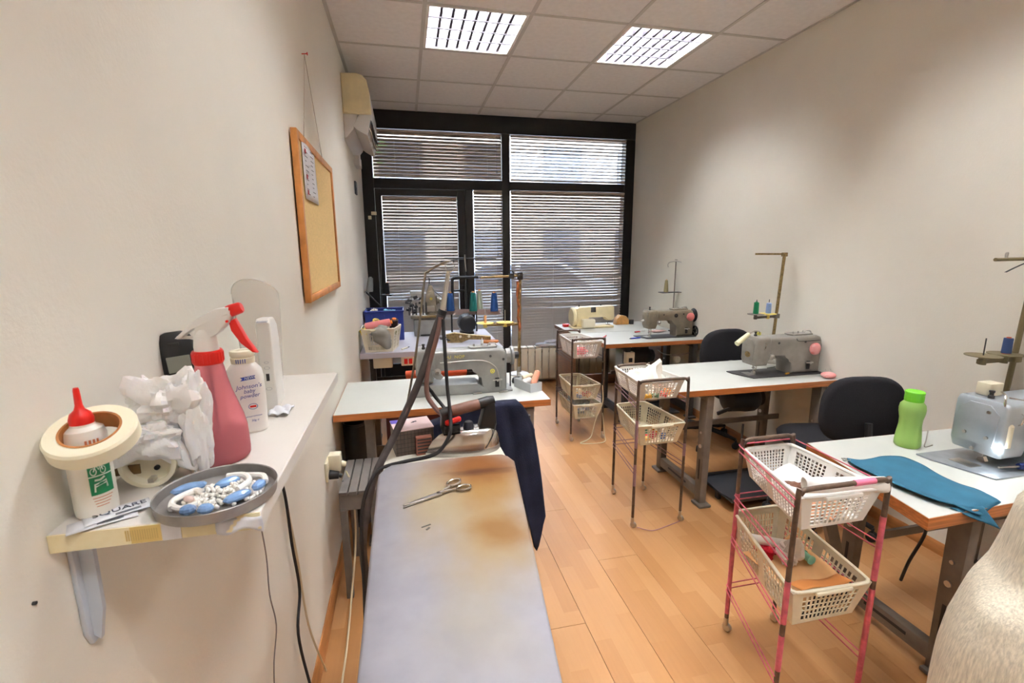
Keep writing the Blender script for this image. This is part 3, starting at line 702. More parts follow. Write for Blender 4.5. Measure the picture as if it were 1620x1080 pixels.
m = MB(); m.surf(lambda u, v: (0.018 + 0.034 * u, -0.02 + 0.05 * v, 0.002 + 0.006 * abs(math.sin(u * 6 + v * 4))), 8, 8)
pc = m.build('paper_scrap', PAPER, None, solid=0.0006); pc.location = (-0.262, 0.865, S); tag(pc, 'torn white paper scrap on the shelf beside the talc bottle', 'paper')
# metal lid with a necklace
Mt = Matrix.Translation((-0.2235, 0.566, S)) @ Matrix.Diagonal((0.885, 0.885, 0.95, 1))
ty = thing('metal_lid', 'round grey metal lid used as a tray at the shelf corner', 'tray', M=Mt)
LIDM = mat('dull_tin', (158, 154, 150), 0.42, 0.6, var=0.12, scale=30)
MB().lathe([(0, 0.0), (0.0655, 0.0), (0.0685, 0.0015), (0.0700, 0.013), (0.0706, 0.0145), (0.0700, 0.0152), (0.0688, 0.0142), (0.0672, 0.003), (0.065, 0.0022), (0, 0.0018)], (0, 0, 0), 56).build('dish', LIDM, ty)
nk = thing('necklace', 'white bead necklace with blue stones heaped in the metal lid', 'necklace', M=Mt @ Matrix.Translation((0, 0, 0.002)))
BEAD = mat('pearl_bead', (246, 242, 234), 0.35); BSTONE = mat('blue_stone', (122, 158, 204), 0.22, var=0.2, scale=40, coat=0.5)
rr = random.Random(11); m = MB()
for i in range(330):
    a = rr.uniform(0, 2 * PI); q = math.sqrt(rr.random()); x_, y_ = 0.046 * q * math.cos(a), 0.038 * q * math.sin(a)
    zz = 0.0025 + 0.012 * (1 - q) * rr.random()
    m.ball((x_ + 0.006, y_, zz), rr.uniform(0.0021, 0.003), u=7, v=5)
stuff(m.build('beads', BEAD, nk, sharp=0))
for pts in ([(-0.042, -0.03, 0.005), (-0.046, -0.012, 0.007), (-0.03, 0.004, 0.009), (-0.02, -0.002, 0.011)], [(-0.044, -0.024, 0.006), (-0.03, -0.034, 0.006), (-0.012, -0.03, 0.008)], [(0.0, 0.036, 0.011), (0.022, 0.03, 0.013), (0.034, 0.012, 0.012), (0.026, -0.008, 0.011)], [(0.02, 0.043, 0.007), (0.044, 0.036, 0.007), (0.052, 0.018, 0.006)]):
    MB().tube(pts, 0.0038, n=8).build('rope_strand', BEAD, nk)
for x_, y_, l, w_, rz_ in ((-0.040, 0.016, 0.021, 0.010, 0.5), (0.004, 0.022, 0.017, 0.009, 0.75), (0.030, -0.022, 0.018, 0.008, 0.75), (0.048, 0.004, 0.012, 0.0075, 1.3), (-0.018, -0.044, 0.0095, 0.008, 0.2), (0.002, -0.046, 0.0095, 0.008, 0.0)):
    M_ = Matrix.Rotation(rz_, 4, 'Z')
    q = MB(); q.ball((x_, y_, 0.0085), 1.0, (l, w_, 0.0058), u=9, v=6, M=M_); q.build('blue_stone', BSTONE, nk, sharp=20)
MB().ball((-0.027, -0.018, 0.0095), 1.0, (0.008, 0.0042, 0.004), u=12, v=8, M=Matrix.Rotation(-0.5, 4, 'Z')).build('pink_bead', mat('pale_pink', (232, 206, 196), 0.4), nk)

# wall socket with plugs, cables at the left wall
ws = thing('wall_socket', 'cream wall socket with an adapter low on the left wall beside the ironing board', 'socket', (XL, 2.0, 0.545))
MB().box((0.006, 0, 0), (0.012, 0.085, 0.085), bev=0.004).build('plate', IVORY, ws)
MB().box((0.035, 0.015, 0.025), (0.05, 0.05, 0.075), bev=0.006).build('adapter', IVORY, ws)
m = MB(); m.cyl((0.012, -0.015, -0.02), (0.05, -0.015, -0.025), 0.02, 0.016); m.cyl((0.05, -0.015, -0.025), (0.062, -0.015, -0.03), 0.009); m.build('black_plug', RUBBER, ws)
m = MB(); m.cyl((0.05, 0.03, 0.01), (0.075, 0.03, 0.0), 0.014, 0.012); m.build('cream_plug', IVORY, ws)
def cable(name, label, pts, r, mt, n=8): return tag(MB().tube(pts, r, n=n).build(name, mt), label, 'cable')
CREAMC = mat('cream_cable', (204, 190, 158), 0.5); GREYC = mat('grey_cable', (120, 112, 106), 0.5)
cable('cream_cable', 'cream flex hanging from the wall socket to the floor beside the ironing board', [(-0.295, 2.03, 0.515), (-0.27, 2.0, 0.44), (-0.262, 1.93, 0.25), (-0.275, 1.78, 0.08), (-0.278, 1.6, 0.012), (-0.27, 1.3, 0.008), (-0.2, 1.15, 0.008), (-0.12, 1.12, 0.008)], 0.004, CREAMC)
cable('black_cable', 'short black flex looping down from the plug at the wall socket', [(-0.306, 1.985, 0.49), (-0.28, 1.97, 0.45), (-0.27, 2.0, 0.39), (-0.25, 2.1, 0.40), (-0.22, 2.2, 0.45), (-0.2, 2.3, 0.46)], 0.0045, RUBBER)
cable('black_cable', 'thick black flex dropping from the shelf corner down the wall', [(-0.36, 1.16, 1.16), (-0.357, 1.24, 0.95), (-0.355, 1.31, 0.80), (-0.355, 1.33, 0.63), (-0.355, 1.36, 0.46), (-0.355, 1.30, 0.36), (-0.346, 1.33, 0.16), (-0.335, 1.36, 0.01)], 0.0042, RUBBER)
cable('cream_cable', 'beige flex running beside the thick black flex under the shelf', [(-0.363, 1.18, 1.16), (-0.361, 1.26, 0.95), (-0.361, 1.32, 0.82), (-0.361, 1.39, 0.56), (-0.36, 1.44, 0.27), (-0.338, 1.52, 0.01)], 0.0034, CREAMC)
cable('grey_cable', 'thin grey wavy flex hanging from the shelf front beside the metal lid', [(-0.362, 1.08, 1.151), (-0.36, 1.09, 1.0), (-0.357, 1.10, 0.855), (-0.36, 1.126, 0.733), (-0.357, 1.109, 0.642), (-0.36, 1.14, 0.53), (-0.357, 1.078, 0.46), (-0.36, 1.07, 0.30), (-0.348, 1.08, 0.01)], 0.0016, GREYC, 6)
# ------------------------------------------------------------------ sewing tables
T = 0.705
def table(name, label, x0, x1, y0, y1, top=WHITE, edge=EDGE, th=0.034, frames=None, poly=None, motor=None, pedal=None, leg=GREYSTEEL, zc=0.37, group='industrial sewing tables', splay=0.0):
    ox, oy = (x0 + x1) / 2, (y0 + y1) / 2
    t = thing(name, label, 'table', (ox, oy, 0), 0, group)
    P_ = [(p[0] - ox, p[1] - oy) for p in (poly or [(x0, y0), (x1, y0), (x1, y1), (x0, y1)])]
    cx = sum(p[0] for p in P_) / len(P_); cy = sum(p[1] for p in P_) / len(P_)
    def inset(d):
        o = []
        for p in P_: o.append((p[0] - math.copysign(d, p[0] - cx), p[1] - math.copysign(d, p[1] - cy)))
        return o
    MB().prism(inset(0.002), T - th + 0.001, T, 'z', bev=0.001, seg=1).build('tabletop', top, t)
    I = inset(0.006)
    for i in range(len(P_)):
        a, b = P_[i], P_[(i + 1) % len(P_)]; c, d = I[(i + 1) % len(P_)], I[i]
        MB().prism([a, b, c, d], T - th, T - 0.0012, 'z').build('edge_strip', edge, t, sharp=0)
    for fx, fy0, fy1 in (frames or ()):
        fx -= ox; fy0 -= oy; fy1 -= oy
        for yy, s_ in ((fy0, -1), (fy1, 1)):
            m = MB(); m.prism([(-0.026, 0), (0.026, 0), (0.034, T - th - 0.03), (-0.034, T - th - 0.03)], fx - 0.021, fx + 0.021, 'x', bev=0.004, M=Matrix.Translation((0, yy, 0.02)))
            m.build('leg', leg, t)
            m = MB(); m.box((fx, yy + s_ * 0.012, 0.010), (0.075, 0.085, 0.016), bev=0.004); m.build('foot', leg, t)
            for zz in (0.44, 0.36): MB().cyl((fx - 0.027, yy, zz), (fx - 0.02, yy, zz), 0.007 if zz > 0.4 else 0.011, n=12).build('bolt', STEEL, t)
            m = MB(); m.box((fx - 0.0212, yy, 0.22), (0.002, 0.012, 0.12)); m.build('slot', BLACK, t, sharp=0)
        m = MB(); m.box((fx, (fy0 + fy1) / 2, 0.075), (0.04, fy1 - fy0, 0.06), bev=0.004); m.build('base_rail', leg, t)
        MB().box((fx - 0.0205, (fy0 + fy1) / 2, 0.08), (0.002, (fy1 - fy0) * 0.45, 0.012)).build('slot', BLACK, t, sharp=0)
        MB().box((fx, (fy0 + fy1) / 2, T - th - 0.02), (0.05, fy1 - fy0 + 0.05, 0.03), bev=0.003).build('top_bracket', leg, t)
    if frames and len(frames) > 1:
        a, b = frames[0], frames[1]
        MB().box(((a[0] + b[0]) / 2 - ox, (a[1] + a[2]) / 2 - oy + 0.08, zc), (abs(b[0] - a[0]), 0.012, 0.032)).build('cross_bar', leg, t)
    if motor:
        mx, my = motor[0] - ox, motor[1] - oy
        m = MB(); m.lathe([(0, -0.14), (0.05, -0.14), (0.078, -0.12), (0.082, -0.04), (0.088, 0.0), (0.088, 0.05), (0.07, 0.08), (0, 0.085)], (mx, my, T - 0.19), 22, AX); m.box((mx, my, T - 0.08), (0.12, 0.08, 0.09))
        m.build('motor', BLACK, t)
        MB().lathe([(0.02, 0), (0.05, 0), (0.056, 0.006), (0.046, 0.012), (0.056, 0.018), (0.05, 0.024), (0.02, 0.024)], (mx + 0.1, my, T - 0.19), 20, AX).build('pulley', DARKSTEEL, t)
        MB().bar((mx - 0.22, my - 0.05, T - 0.26), (mx + 0.02, my - 0.03, T - 0.2), 0.02, 0.012, (0, 1, 0)).build('clutch_lever', DARKSTEEL, t)
    if pedal:
        px0, px1, py0, py1 = pedal[0] - ox, pedal[1] - ox, pedal[2] - oy, pedal[3] - oy
        m = MB(); m.prism([(px0, py0), (px1, py0), (px1, py1), (px0, py1)], 0.055, 0.066, 'z', bev=0.004, M=None); m.build('treadle', RUBBER, t)
        MB().tube([(px0, py0, 0.07), (px1, py0, 0.07), (px1, py1, 0.07), (px0, py1, 0.07)], 0.011, n=8, closed=True, k=4, smooth=False).build('treadle_rim', DARKSTEEL, t)
        MB().cyl((px0 + 0.2, (py0 + py1) / 2 + 0.05, 0.066), (px0 + 0.2, (py0 + py1) / 2 + 0.05, 0.43), 0.006, n=8).build('treadle_rod', DARKSTEEL, t)
        for sx in (px0 + 0.03, px1 - 0.03): MB().box((sx, (py0 + py1) / 2, 0.028), (0.02, 0.03, 0.056)).build('treadle_support', DARKSTEEL, t)
    return t
t1 = table('sewing_table', 'wood-edged white sewing table beside the left wall under the long-arm machine', -0.362, 0.696, 2.225, 2.80, frames=((-0.205, 2.29, 2.73), (0.590, 2.27, 2.73)), motor=(0.3, 2.65))
o_ = (-0.362 + 0.696) / 2, (2.225 + 2.8) / 2
MB().box((0.555 - o_[0], 2.36 - o_[1], 0.615), (0.03, 0.14, 0.10), bev=0.003).build('drawer', mat('cream_wood', (214, 190, 140), 0.5), t1)
MB().box((0.08 - o_[0], 2.33 - o_[1], 0.585), (0.42, 0.012, 0.15), bev=0.003).build('knee_panel', mat('maroon_panel', (86, 34, 32), 0.5), t1)
tB = table('sewing_table', 'wood-edged white sewing table in the middle of the right wall row', 1.396, 2.455, 2.175, 2.75, frames=((1.605, 2.225, 2.66), (2.36, 2.235, 2.66)), motor=(2.08, 2.52), pedal=(1.72, 2.1, 2.1, 2.42))
tA = table('sewing_table', 'wood-edged white sewing table at the far end of the right wall row', 1.545, 2.455, 3.48, 4.03, frames=((1.76, 3.54, 3.96), (2.38, 3.54, 3.96)), motor=(2.02, 3.8), leg=DARKSTEEL, pedal=(1.85, 2.25, 3.5, 3.8))
o_ = 2.0, 3.755
m = MB(); m.box((1.775 - o_[0], 3.52 - o_[1], 0.575), (0.075, 0.05, 0.10), bev=0.004); m.build('switch_box', CREAM, tA)
MB().box((1.775 - o_[0], 3.493 - o_[1], 0.56), (0.03, 0.006, 0.035)).build('switch', BLACK, tA)
MB().lathe([(0, 0), (0.025, 0), (0.032, 0.008), (0.032, 0.026), (0.02, 0.03), (0, 0.03)], (2.25 - o_[0], 3.56 - o_[1], 0.52), 18, AY).build('lamp_holder', CREAM, tA)
MB().tube([(0.05, -0.2, 0.62), (0.12, -0.22, 0.58), (0.3, -0.2, 0.57), (0.44, -0.2, 0.6)], 0.004, n=6).build('wire', GREYC, tA)
tC = table('sewing_table', 'wood-edged white sewing table nearest on the right with the teal cloth on it', 1.404, 2.455, 0.93, 1.455, poly=[(1.408, 0.93), (2.455, 0.955), (2.455, 1.44), (1.507, 1.455)], frames=((1.73, 1.04, 1.40), (2.38, 1.02, 1.40)), motor=(2.05, 1.30), th=0.038)
o_ = ((1.404 + 2.455) / 2, (0.93 + 1.455) / 2)
MB().bar((1.50 - o_[0], 1.40 - o_[1], 0.655), (1.70 - o_[0], 1.40 - o_[1], 0.12), 0.05, 0.02, (0, 1, 0)).build('stay', GREYSTEEL, tC)
m = MB(); m.ball((1.60 - o_[0], 1.08 - o_[1], 0.635), 0.05, (1, 0.8, 0.6)); m.build('oil_pan', DARKSTEEL, tC)
MB().tube([(1.60 - o_[0], 1.08 - o_[1], 0.62), (1.66 - o_[0], 1.10 - o_[1], 0.52), (1.64 - o_[0], 1.12 - o_[1], 0.4), (1.66 - o_[0], 1.15 - o_[1], 0.3)], 0.005, n=6).build('wire', RUBBER, tC)
t2 = table('overlock_table', 'lilac-edged white work table in the far left corner by the door', -0.362, 0.727, 3.585, 4.50, top=LILAC, edge=LILAC, th=0.04, frames=((-0.28, 3.70, 4.35), (0.62, 3.70, 4.35)), leg=DARKSTEEL, motor=(0.3, 4.2), group='other work tables')
o_ = ((-0.362 + 0.727) / 2, (3.585 + 4.5) / 2)
MB().box((-0.2 - o_[0], 3.66 - o_[1], 0.625), (0.14, 0.12, 0.08), bev=0.006).build('cable_tray', CREAM, t2)
q = MB().box((0.02 - o_[0], 3.62 - o_[1], 0.63), (0.17, 0.05, 0.07), bev=0.006).build('switch_box', IVORY, t2)
for dx, c in ((-0.05, RED), (-0.015, RED), (0.045, BRASS)): MB().box((0.02 + dx - o_[0], 3.593 - o_[1], 0.63), (0.026, 0.008, 0.04), bev=0.002).build('button', c, q)
t4 = table('machine_desk', 'brown wooden machine desk with white top in the far right corner by the blinds', 1.46, 2.455, 4.035, 4.57, th=0.03, edge=BROWNWOOD, group='other work tables')
o_ = ((1.46 + 2.455) / 2, (4.035 + 4.57) / 2)
for xx in (1.50, 2.40):
    MB().box((xx - o_[0], 4.30 - o_[1], 0.34), (0.03, 0.46, 0.66), bev=0.003).build('side_panel', BROWNWOOD, t4)
MB().box((1.95 - o_[0], 4.1 - o_[1], 0.24), (0.88, 0.025, 0.1), bev=0.003).build('rail', BROWNWOOD, t4)
MB().box((1.95 - o_[0], 4.1 - o_[1], 0.62), (0.88, 0.02, 0.09), bev=0.003).build('rail', BROWNWOOD, t4)

# ------------------------------------------------------------------ sewing machines
def machine(label, loc, L=0.46, xc=0.26, Hh=0.235, hb=0.135, hw=0.10, hbot=0.07, D=0.12, m=GREYENAMEL, bed='plate', wheel=0.055, wheelm=BLACK, wz=0.165, rz=0.0, plate=(-0.06, 0.49, -0.09, 0.09), platem=DARKSTEEL, hx=0.01, group='industrial sewing machines', wx=0.0):
    t = thing('sewing_machine', label, 'sewing machine', loc, rz, group)
    z0 = 0.0
    if bed == 'plate':
        x0, x1, y0, y1 = plate
        MB().prism([(x0 + 0.05, y0), (x1, y0), (x1, y1), (x0, y1), (x0, y1 - 0.05)], 0.0, 0.006, 'z', bev=0.0015).build('bed_plate', platem, t)
        MB().box((x0 + 0.085, 0.0, 0.0065), (0.05, 0.07, 0.003), bev=0.001).build('needle_plate', STEEL, t)
        z0 = 0.006
    else:
        MB().prism([(0.0, 0.0), (L + 0.03, 0.0), (L + 0.03, 0.012), (xc + 0.02, 0.022), (xc - 0.02, 0.058), (0.012, 0.062), (0.0, 0.05)], -0.065, 0.065, 'y', bev=0.008, seg=3).build('bed', m, t)
        MB().box((0.05, 0.0, 0.0625), (0.06, 0.05, 0.003), bev=0.001).build('needle_plate', STEEL, t)
        MB().tube([(0.03, -0.02, 0.066), (0.06, -0.03, 0.07), (0.09, -0.02, 0.066), (0.09, 0.02, 0.066)], 0.0025, n=6).build('hemmer', BRASS, t)
    r = 0.05
    poly = [(L, z0), (L, Hh - 0.035), (L - 0.012, Hh - 0.01), (L - 0.04, Hh), (hx + 0.03, Hh - 0.006), (hx + 0.03, hb + 0.012), (hx + 0.1, hb)]
    for i in range(7):
        a = PI / 2 - i * PI / 12
        poly.append((xc - r + r * math.cos(a), hb - r + r * math.sin(a)))
    poly.append((xc, z0))
    MB().prism(poly, -D / 2, D / 2, 'y', bev=0.016, seg=3).build('arm', m, t)
    hp = [(hx, hbot + 0.03), (hx + 0.012, hbot), (hx + hw - 0.02, hbot), (hx + hw, hbot + 0.05), (hx + hw, Hh - 0.01), (hx + hw - 0.012, Hh + 0.004), (hx + 0.012, Hh + 0.002), (hx, Hh - 0.016)]
    MB().prism(hp, -D / 2 - 0.004, D / 2 + 0.004, 'y', bev=0.014, seg=3).build('head', m, t)
    fp = MB(); fp.prism([(-D * 0.36, hbot + 0.035), (D * 0.36, hbot + 0.035), (D * 0.4, Hh - 0.04), (D * 0.2, Hh - 0.012), (-D * 0.2, Hh - 0.012), (-D * 0.4, Hh - 0.04)], hx - 0.005, hx + 0.002, 'x', bev=0.002); fp.build('face_plate', m, t)
    nx = hx + hw * 0.42; tz = 0.065 if bed != 'plate' else 0.009
    mm = MB(); mm.cyl((nx, 0, hbot + 0.01), (nx, 0, tz + 0.03), 0.005, n=10); mm.cyl((nx, 0, tz + 0.032), (nx, 0, tz - 0.002), 0.0016, n=6); mm.box((nx, 0, tz + 0.034), (0.012, 0.01, 0.01)); mm.build('needle_bar', STEEL, t)
    mm = MB(); mm.cyl((nx + 0.02, 0, hbot + 0.01), (nx + 0.02, 0, tz + 0.012), 0.0045, n=10); mm.prism([(-0.012, 0.0), (0.014, 0.0), (0.010, 0.010), (-0.004, 0.016)], -0.008, 0.008, 'x', M=Matrix.Translation((nx + 0.004, 0, tz - 0.002))); mm.box((nx + 0.014, 0, tz + 0.016), (0.02, 0.008, 0.008)); mm.build('presser_foot', CHROME, t)
    mm = MB(); mm.lathe([(0, 0), (0.018, 0), (0.020, 0.003), (0.012, 0.006), (0.014, 0.012), (0.009, 0.02), (0, 0.021)], (hx + hw + 0.004, -D / 2 - 0.002, hbot + 0.055), 18, Matrix.Rotation(PI / 2, 4, 'X')); mm.build('tension_dial', STEEL, t)
    mm = MB(); mm.lathe([(0, 0), (0.009, 0), (0.009, 0.012), (0.006, 0.014), (0.006, 0.022), (0.008, 0.024), (0.008, 0.03), (0, 0.03)], (hx + 0.04, 0.0, Hh), 14); mm.build('pressure_screw', DARKSTEEL, t)
    mm = MB(); mm.tube([(hx + 0.055, -D / 2 - 0.003, Hh - 0.07), (hx + 0.05, -D / 2 - 0.014, Hh - 0.06), (hx + 0.055, -D / 2 - 0.014, Hh - 0.035), (hx + 0.06, -D / 2 - 0.004, Hh - 0.03)], 0.0022, n=6); mm.build('take_up_lever', CHROME, t)
    mm = MB(); xa, xb = L - 0.19, L - 0.05; mm.prism([(xa, -0.035), (xb, -0.035), (xb + 0.012, 0), (xb, 0.035), (xa, 0.035), (xa - 0.012, 0)], Hh - 0.002, Hh + 0.008, 'z', bev=0.003); mm.build('oil_cover', m, t)
    mm = MB()
    for k_ in range(3): mm.cyl((xa + 0.02 + 0.045 * k_, -0.01 + 0.01 * k_, Hh + 0.006), (xa + 0.02 + 0.045 * k_, -0.01 + 0.01 * k_, Hh + 0.02), 0.006, 0.005, n=10)
    mm.tube([(xa + 0.09, -0.02, Hh + 0.008), (xa + 0.1, -0.02, Hh + 0.022), (xa + 0.13, -0.02, Hh + 0.022), (xa + 0.14, -0.02, Hh + 0.008)], 0.003, n=6); mm.build('thread_guide', STEEL, t)
    w = wheel
    mm = MB(); mm.lathe([(0, 0), (w * 0.75, 0), (w * 0.8, 0.012), (w * 0.8, 0.024), (w, 0.028), (w * 1.03, 0.034), (w, 0.042), (w * 0.82, 0.044), (w * 0.5, 0.041), (w * 0.4, 0.046), (0, 0.047)], (L + 0.003 + wx, 0, wz), 28, AX); mm.build('hand_wheel', wheelm, t)
    # stitch lever and plate on the column
    cx = (xc + L) / 2
    mm = MB(); mm.box((cx + 0.015, -D / 2 - 0.002, 0.055), (0.022, 0.005, 0.05), bev=0.001); mm.build('stitch_plate', BLACK, t)
    mm = MB(); mm.box((cx + 0.015, -D / 2 - 0.012, 0.072), (0.05, 0.008, 0.008), bev=0.002); mm.cyl((cx + 0.015, -D / 2, 0.07), (cx + 0.015, -D / 2 - 0.02, 0.068), 0.005); mm.build('stitch_lever', STEEL, t)
    mm = MB()
    for q in ((cx + 0.05, 0.18), (cx - 0.02, 0.2), (hx + hw + 0.05, 0.2)): mm.cyl((q[0], -D / 2 - 0.002, q[1]), (q[0], -D / 2 + 0.002, q[1]), 0.007, n=12)
    mm.build('screw', DARKSTEEL, t)
    return t
# long-arm machine on the left table
YLW = mat('yellow_print', (226, 214, 96), 0.5)
mD = machine('big grey long-arm sewing machine with yellow lettering on the left wood-edged table', (0.022, 2.47, T), L=0.485, xc=0.345, Hh=0.24, hb=0.135, hw=0.10, hbot=0.075, D=0.12, m=GREYENAMEL, bed='box', wheel=0.05, wheelm=GREYENAMEL, wz=0.185)
text('lettering', 'DU  NOP', 0.024, YLW, facing((0.205, -0.0608, 0.205), (1, 0, 0), (0, 0, 1)), mD, space=1.1)
MB().tube([(0.13, -0.0605, 0.178), (0.30, -0.0605, 0.182), (0.375, -0.0605, 0.172), (0.425, -0.0605, 0.135), (0.44, -0.0605, 0.08), (0.443, -0.0605, 0.03)], 0.0032, n=6).build('relief_line', STEEL, mD)
MB().lathe([(0.007, 0), (0.0125, 0), (0.0125, 0.0014), (0.007, 0.0014), (0.007, 0)], (0.405, -0.0605, 0.118), 22, Matrix.Rotation(PI / 2, 4, 'X')).lathe([(0, 0), (0.004, 0), (0.004, 0.0014), (0, 0.0014)], (0.405, -0.0605, 0.118), 12, Matrix.Rotation(PI / 2, 4, 'X')).build('badge', YLW, mD)
MB().box((0.175, -0.0612, 0.176), (0.022, 0.002, 0.010)).build('number_plate', STEEL, mD)
m = MB(); m.cyl((0.53, 0, 0.185), (0.56, 0, 0.185), 0.02); m.build('wheel_knob', BLACK, mD)
m = MB(); m.prism([(0.0, 0.10), (0.03, 0.095), (0.06, 0.06), (0.045, 0.045), (0.02, 0.05), (0.0, 0.07)], -0.075, -0.05, 'y', bev=0.004, M=Matrix.Translation((0.085, 0, 0.045))); m.build('thread_block', GREYENAMEL, mD)
for sy in (-0.075,):
    for xx in (0.32, 0.46): MB().box((xx, sy, 0.006), (0.05, 0.012, 0.008), rot(0, 0, 0.2), bev=0.002).build('clamp', STEEL, mD)
m = MB(); m.tube([(0.515, 0.0, 0.16), (0.515, 0.0, 0.0)], 0.004, n=6, smooth=False); m.build('belt', BLACK, mD)
# middle right machine
mB_ = machine('warm grey sewing machine with oval badge on the middle right table', (1.975, 2.40, T), L=0.475, xc=0.265, Hh=0.235, hb=0.125, hw=0.105, hbot=0.065, D=0.125, m=WARMGREY, wheel=0.06, wheelm=mat('steel_wheel', (110, 118, 124), 0.35, 0.5), wz=0.165)
MB().lathe([(0, 0), (0.022, 0), (0.022, 0.002), (0, 0.002)], (0.003, -0.005, 0.13), 26, Matrix.Diagonal((1, 1, 0.8, 1)) @ Matrix.Rotation(-PI / 2, 4, 'Y')).build('badge', BRASS, mB_)
MB().tube([(0.285, -0.0635, 0.222), (0.31, -0.0635, 0.205), (0.45, -0.0635, 0.205)], 0.002, n=5).build('relief_line', DARKSTEEL, mB_)
MB().prism([(-0.015, 0), (0.02, 0.012), (0.024, 0.006), (-0.01, -0.006)], 0.006, 0.014, 'z', M=Matrix.Translation((0.235, -0.07, 0.002))).build('wedge', mat('yellow_wedge', (196, 146, 50), 0.6), mB_)
LAMPM = mat('lamp_sleeve', (222, 216, 178), 0.4)
lampB = thing('gooseneck_lamp', 'cream tube lamp on a bent chrome neck above the warm grey machine', 'lamp', (1.975, 2.40, T))
MB().tube([(0.09, 0.02, 0.24), (0.075, 0.0, 0.262), (0.03, -0.01, 0.268), (-0.02, -0.02, 0.25)], 0.004, n=8).build('neck', CHROME, lampB)
MB().cyl((-0.015, -0.02, 0.254), (-0.105, -0.04, 0.205), 0.013, 0.0155, n=16).build('sleeve', LAMPM, lampB)
MB().cyl((0.09, 0.02, 0.236), (0.09, 0.02, 0.256), 0.012).build('base', mat('yellow_green', (196, 190, 90), 0.5), lampB)
# far right machine
mA_ = machine('olive brown sewing machine with spoked black belt wheel on the far right table', (1.985, 3.69, T), L=0.445, xc=0.28, Hh=0.235, hb=0.15, hw=0.095, hbot=0.08, D=0.11, m=OLIVE, wheel=0.06, wheelm=BLACK, wz=0.18, plate=(-0.05, 0.46, -0.085, 0.085))
m = MB(); m.lathe([(0.034, -0.006), (0.046, -0.006), (0.046, 0.006), (0.034, 0.006), (0.034, -0.006)], (0.475, -0.04, 0.045), 24, AX); m.cyl((0.468, -0.04, 0.045), (0.482, -0.04, 0.045), 0.012)
for i in range(6):
    a = i * PI / 3; m.cyl((0.475, -0.04, 0.045), (0.475, -0.04 + 0.036 * math.cos(a), 0.045 + 0.036 * math.sin(a)), 0.004, n=6)
m.build('belt_wheel', BLACK, mA_)
MB().cyl((-0.02, -0.03, 0.155), (-0.055, -0.05, 0.15), 0.008, n=10).build('lamp_stub', WPLASTIC, mA_)
MB().lathe([(0.004, 0), (0.017, 0), (0.017, 0.004), (0.013, 0.006), (0.004, 0.006)], (0.27, -0.056, 0.19), 20, Matrix.Rotation(PI / 2, 4, 'X')).build('dial', DARKSTEEL, mA_)
# nearest right machine
mC_ = machine('silver-grey sewing machine with lit lamp on the nearest right table', (1.905, 1.17, T), L=0.50, xc=0.185, Hh=0.235, hb=0.14, hw=0.125, hbot=0.045, D=0.15, m=SILVER, wheel=0.06, wheelm=SILVER, plate=(-0.10, 0.50, -0.115, 0.10), platem=mat('plate_steel', (160, 166, 172), 0.35, 0.6, var=0.08, scale=20))
m = MB()
for y_, z_ in ((-0.03, 0.2), (0.03, 0.11), (-0.035, 0.11), (0, 0.06)): m.cyl((0.006, y_, z_), (0.0, y_, z_), 0.006, n=10)
m.build('screw', STEEL, mC_)
MB().box((0.085, 0.03, 0.262), (0.06, 0.045, 0.045), bev=0.004).build('lamp_switch', CREAM, mC_)
MB().tube([(0.06, -0.02, 0.265), (0.03, -0.05, 0.262), (0.02, -0.06, 0.23), (0.03, -0.065, 0.2), (0.032, -0.068, 0.17)], 0.0035, n=8).build('lamp_neck', CHROME, mC_)
MB().tube([(0.1, -0.02, 0.24), (0.14, -0.07, 0.23), (0.15, -0.08, 0.19), (0.12, -0.08, 0.15), (0.1, -0.08, 0.145)], 0.004, n=8).build('thread_tube', CHROME, mC_)
MB().lathe([(0.0105, -0.075), (0.0135, -0.075), (0.0135, 0.0), (0.008, 0.006), (0, 0.006)], (0.034, -0.072, 0.165), 20).build('lamp_sleeve', CREAM, mC_)
MB().lathe([(0, 0), (0.010, 0), (0.010, 0.01), (0, 0.01)], (0.034, -0.072, 0.092), 16).build('lamp_bulb', mat('lit_bulb', (235, 244, 255), 0.4, emit=2.5), mC_)
spd = bpy.data.lights.new('machine_lamp_light', 'POINT'); spd.energy = 0.12; spd.color = (0.86, 0.94, 1.0); spd.shadow_soft_size = 0.012
spo = bpy.data.objects.new('lamp_light', spd); COL.objects.link(spo); spo.parent = mC_; spo.location = (0.012, -0.072, 0.080)
m = MB(); m.cyl((0.125, -0.078, 0.11), (0.125, -0.11, 0.11), 0.012); m.cyl((0.155, -0.078, 0.115), (0.155, -0.10, 0.115), 0.018); m.build('tension_knob', DARKSTEEL, mC_)
# domestic machine seen from behind
dm = thing('domestic_sewing_machine', 'small cream domestic sewing machine seen from behind on the far corner desk', 'sewing machine', (1.56, 4.33, T + 0.0))
MB().prism([(0.06, 0.205), (0.42, 0.21), (0.425, 0.085), (0.40, 0.07), (0.35, 0.07), (0.335, 0.115), (0.15, 0.115), (0.13, 0.02), (0.03, 0.02), (0.03, 0.19)], -0.05, 0.05, 'y', bev=0.01, seg=3).build('arm', CREAMOLD, dm)
MB().box((0.2, 0, 0.011), (0.42, 0.15, 0.022), bev=0.006).build('bed', CREAMOLD, dm)
MB().box((0.14, -0.075, 0.05), (0.13, 0.06, 0.085), bev=0.012, seg=3).build('motor_cover', CREAM, dm)
MB().lathe([(0, 0), (0.08, 0), (0.092, 0.012), (0.092, 0.03), (0.08, 0.04), (0.03, 0.043), (0, 0.043)], (-0.012, -0.01, 0.11), 26, AX).build('hand_wheel', CREAMOLD, dm)
m = MB(); m.cyl((0.375, 0, 0.075), (0.375, 0, 0.03), 0.004); m.box((0.375, 0, 0.026), (0.03, 0.03, 0.006)); m.build('needle_bar', STEEL, dm)
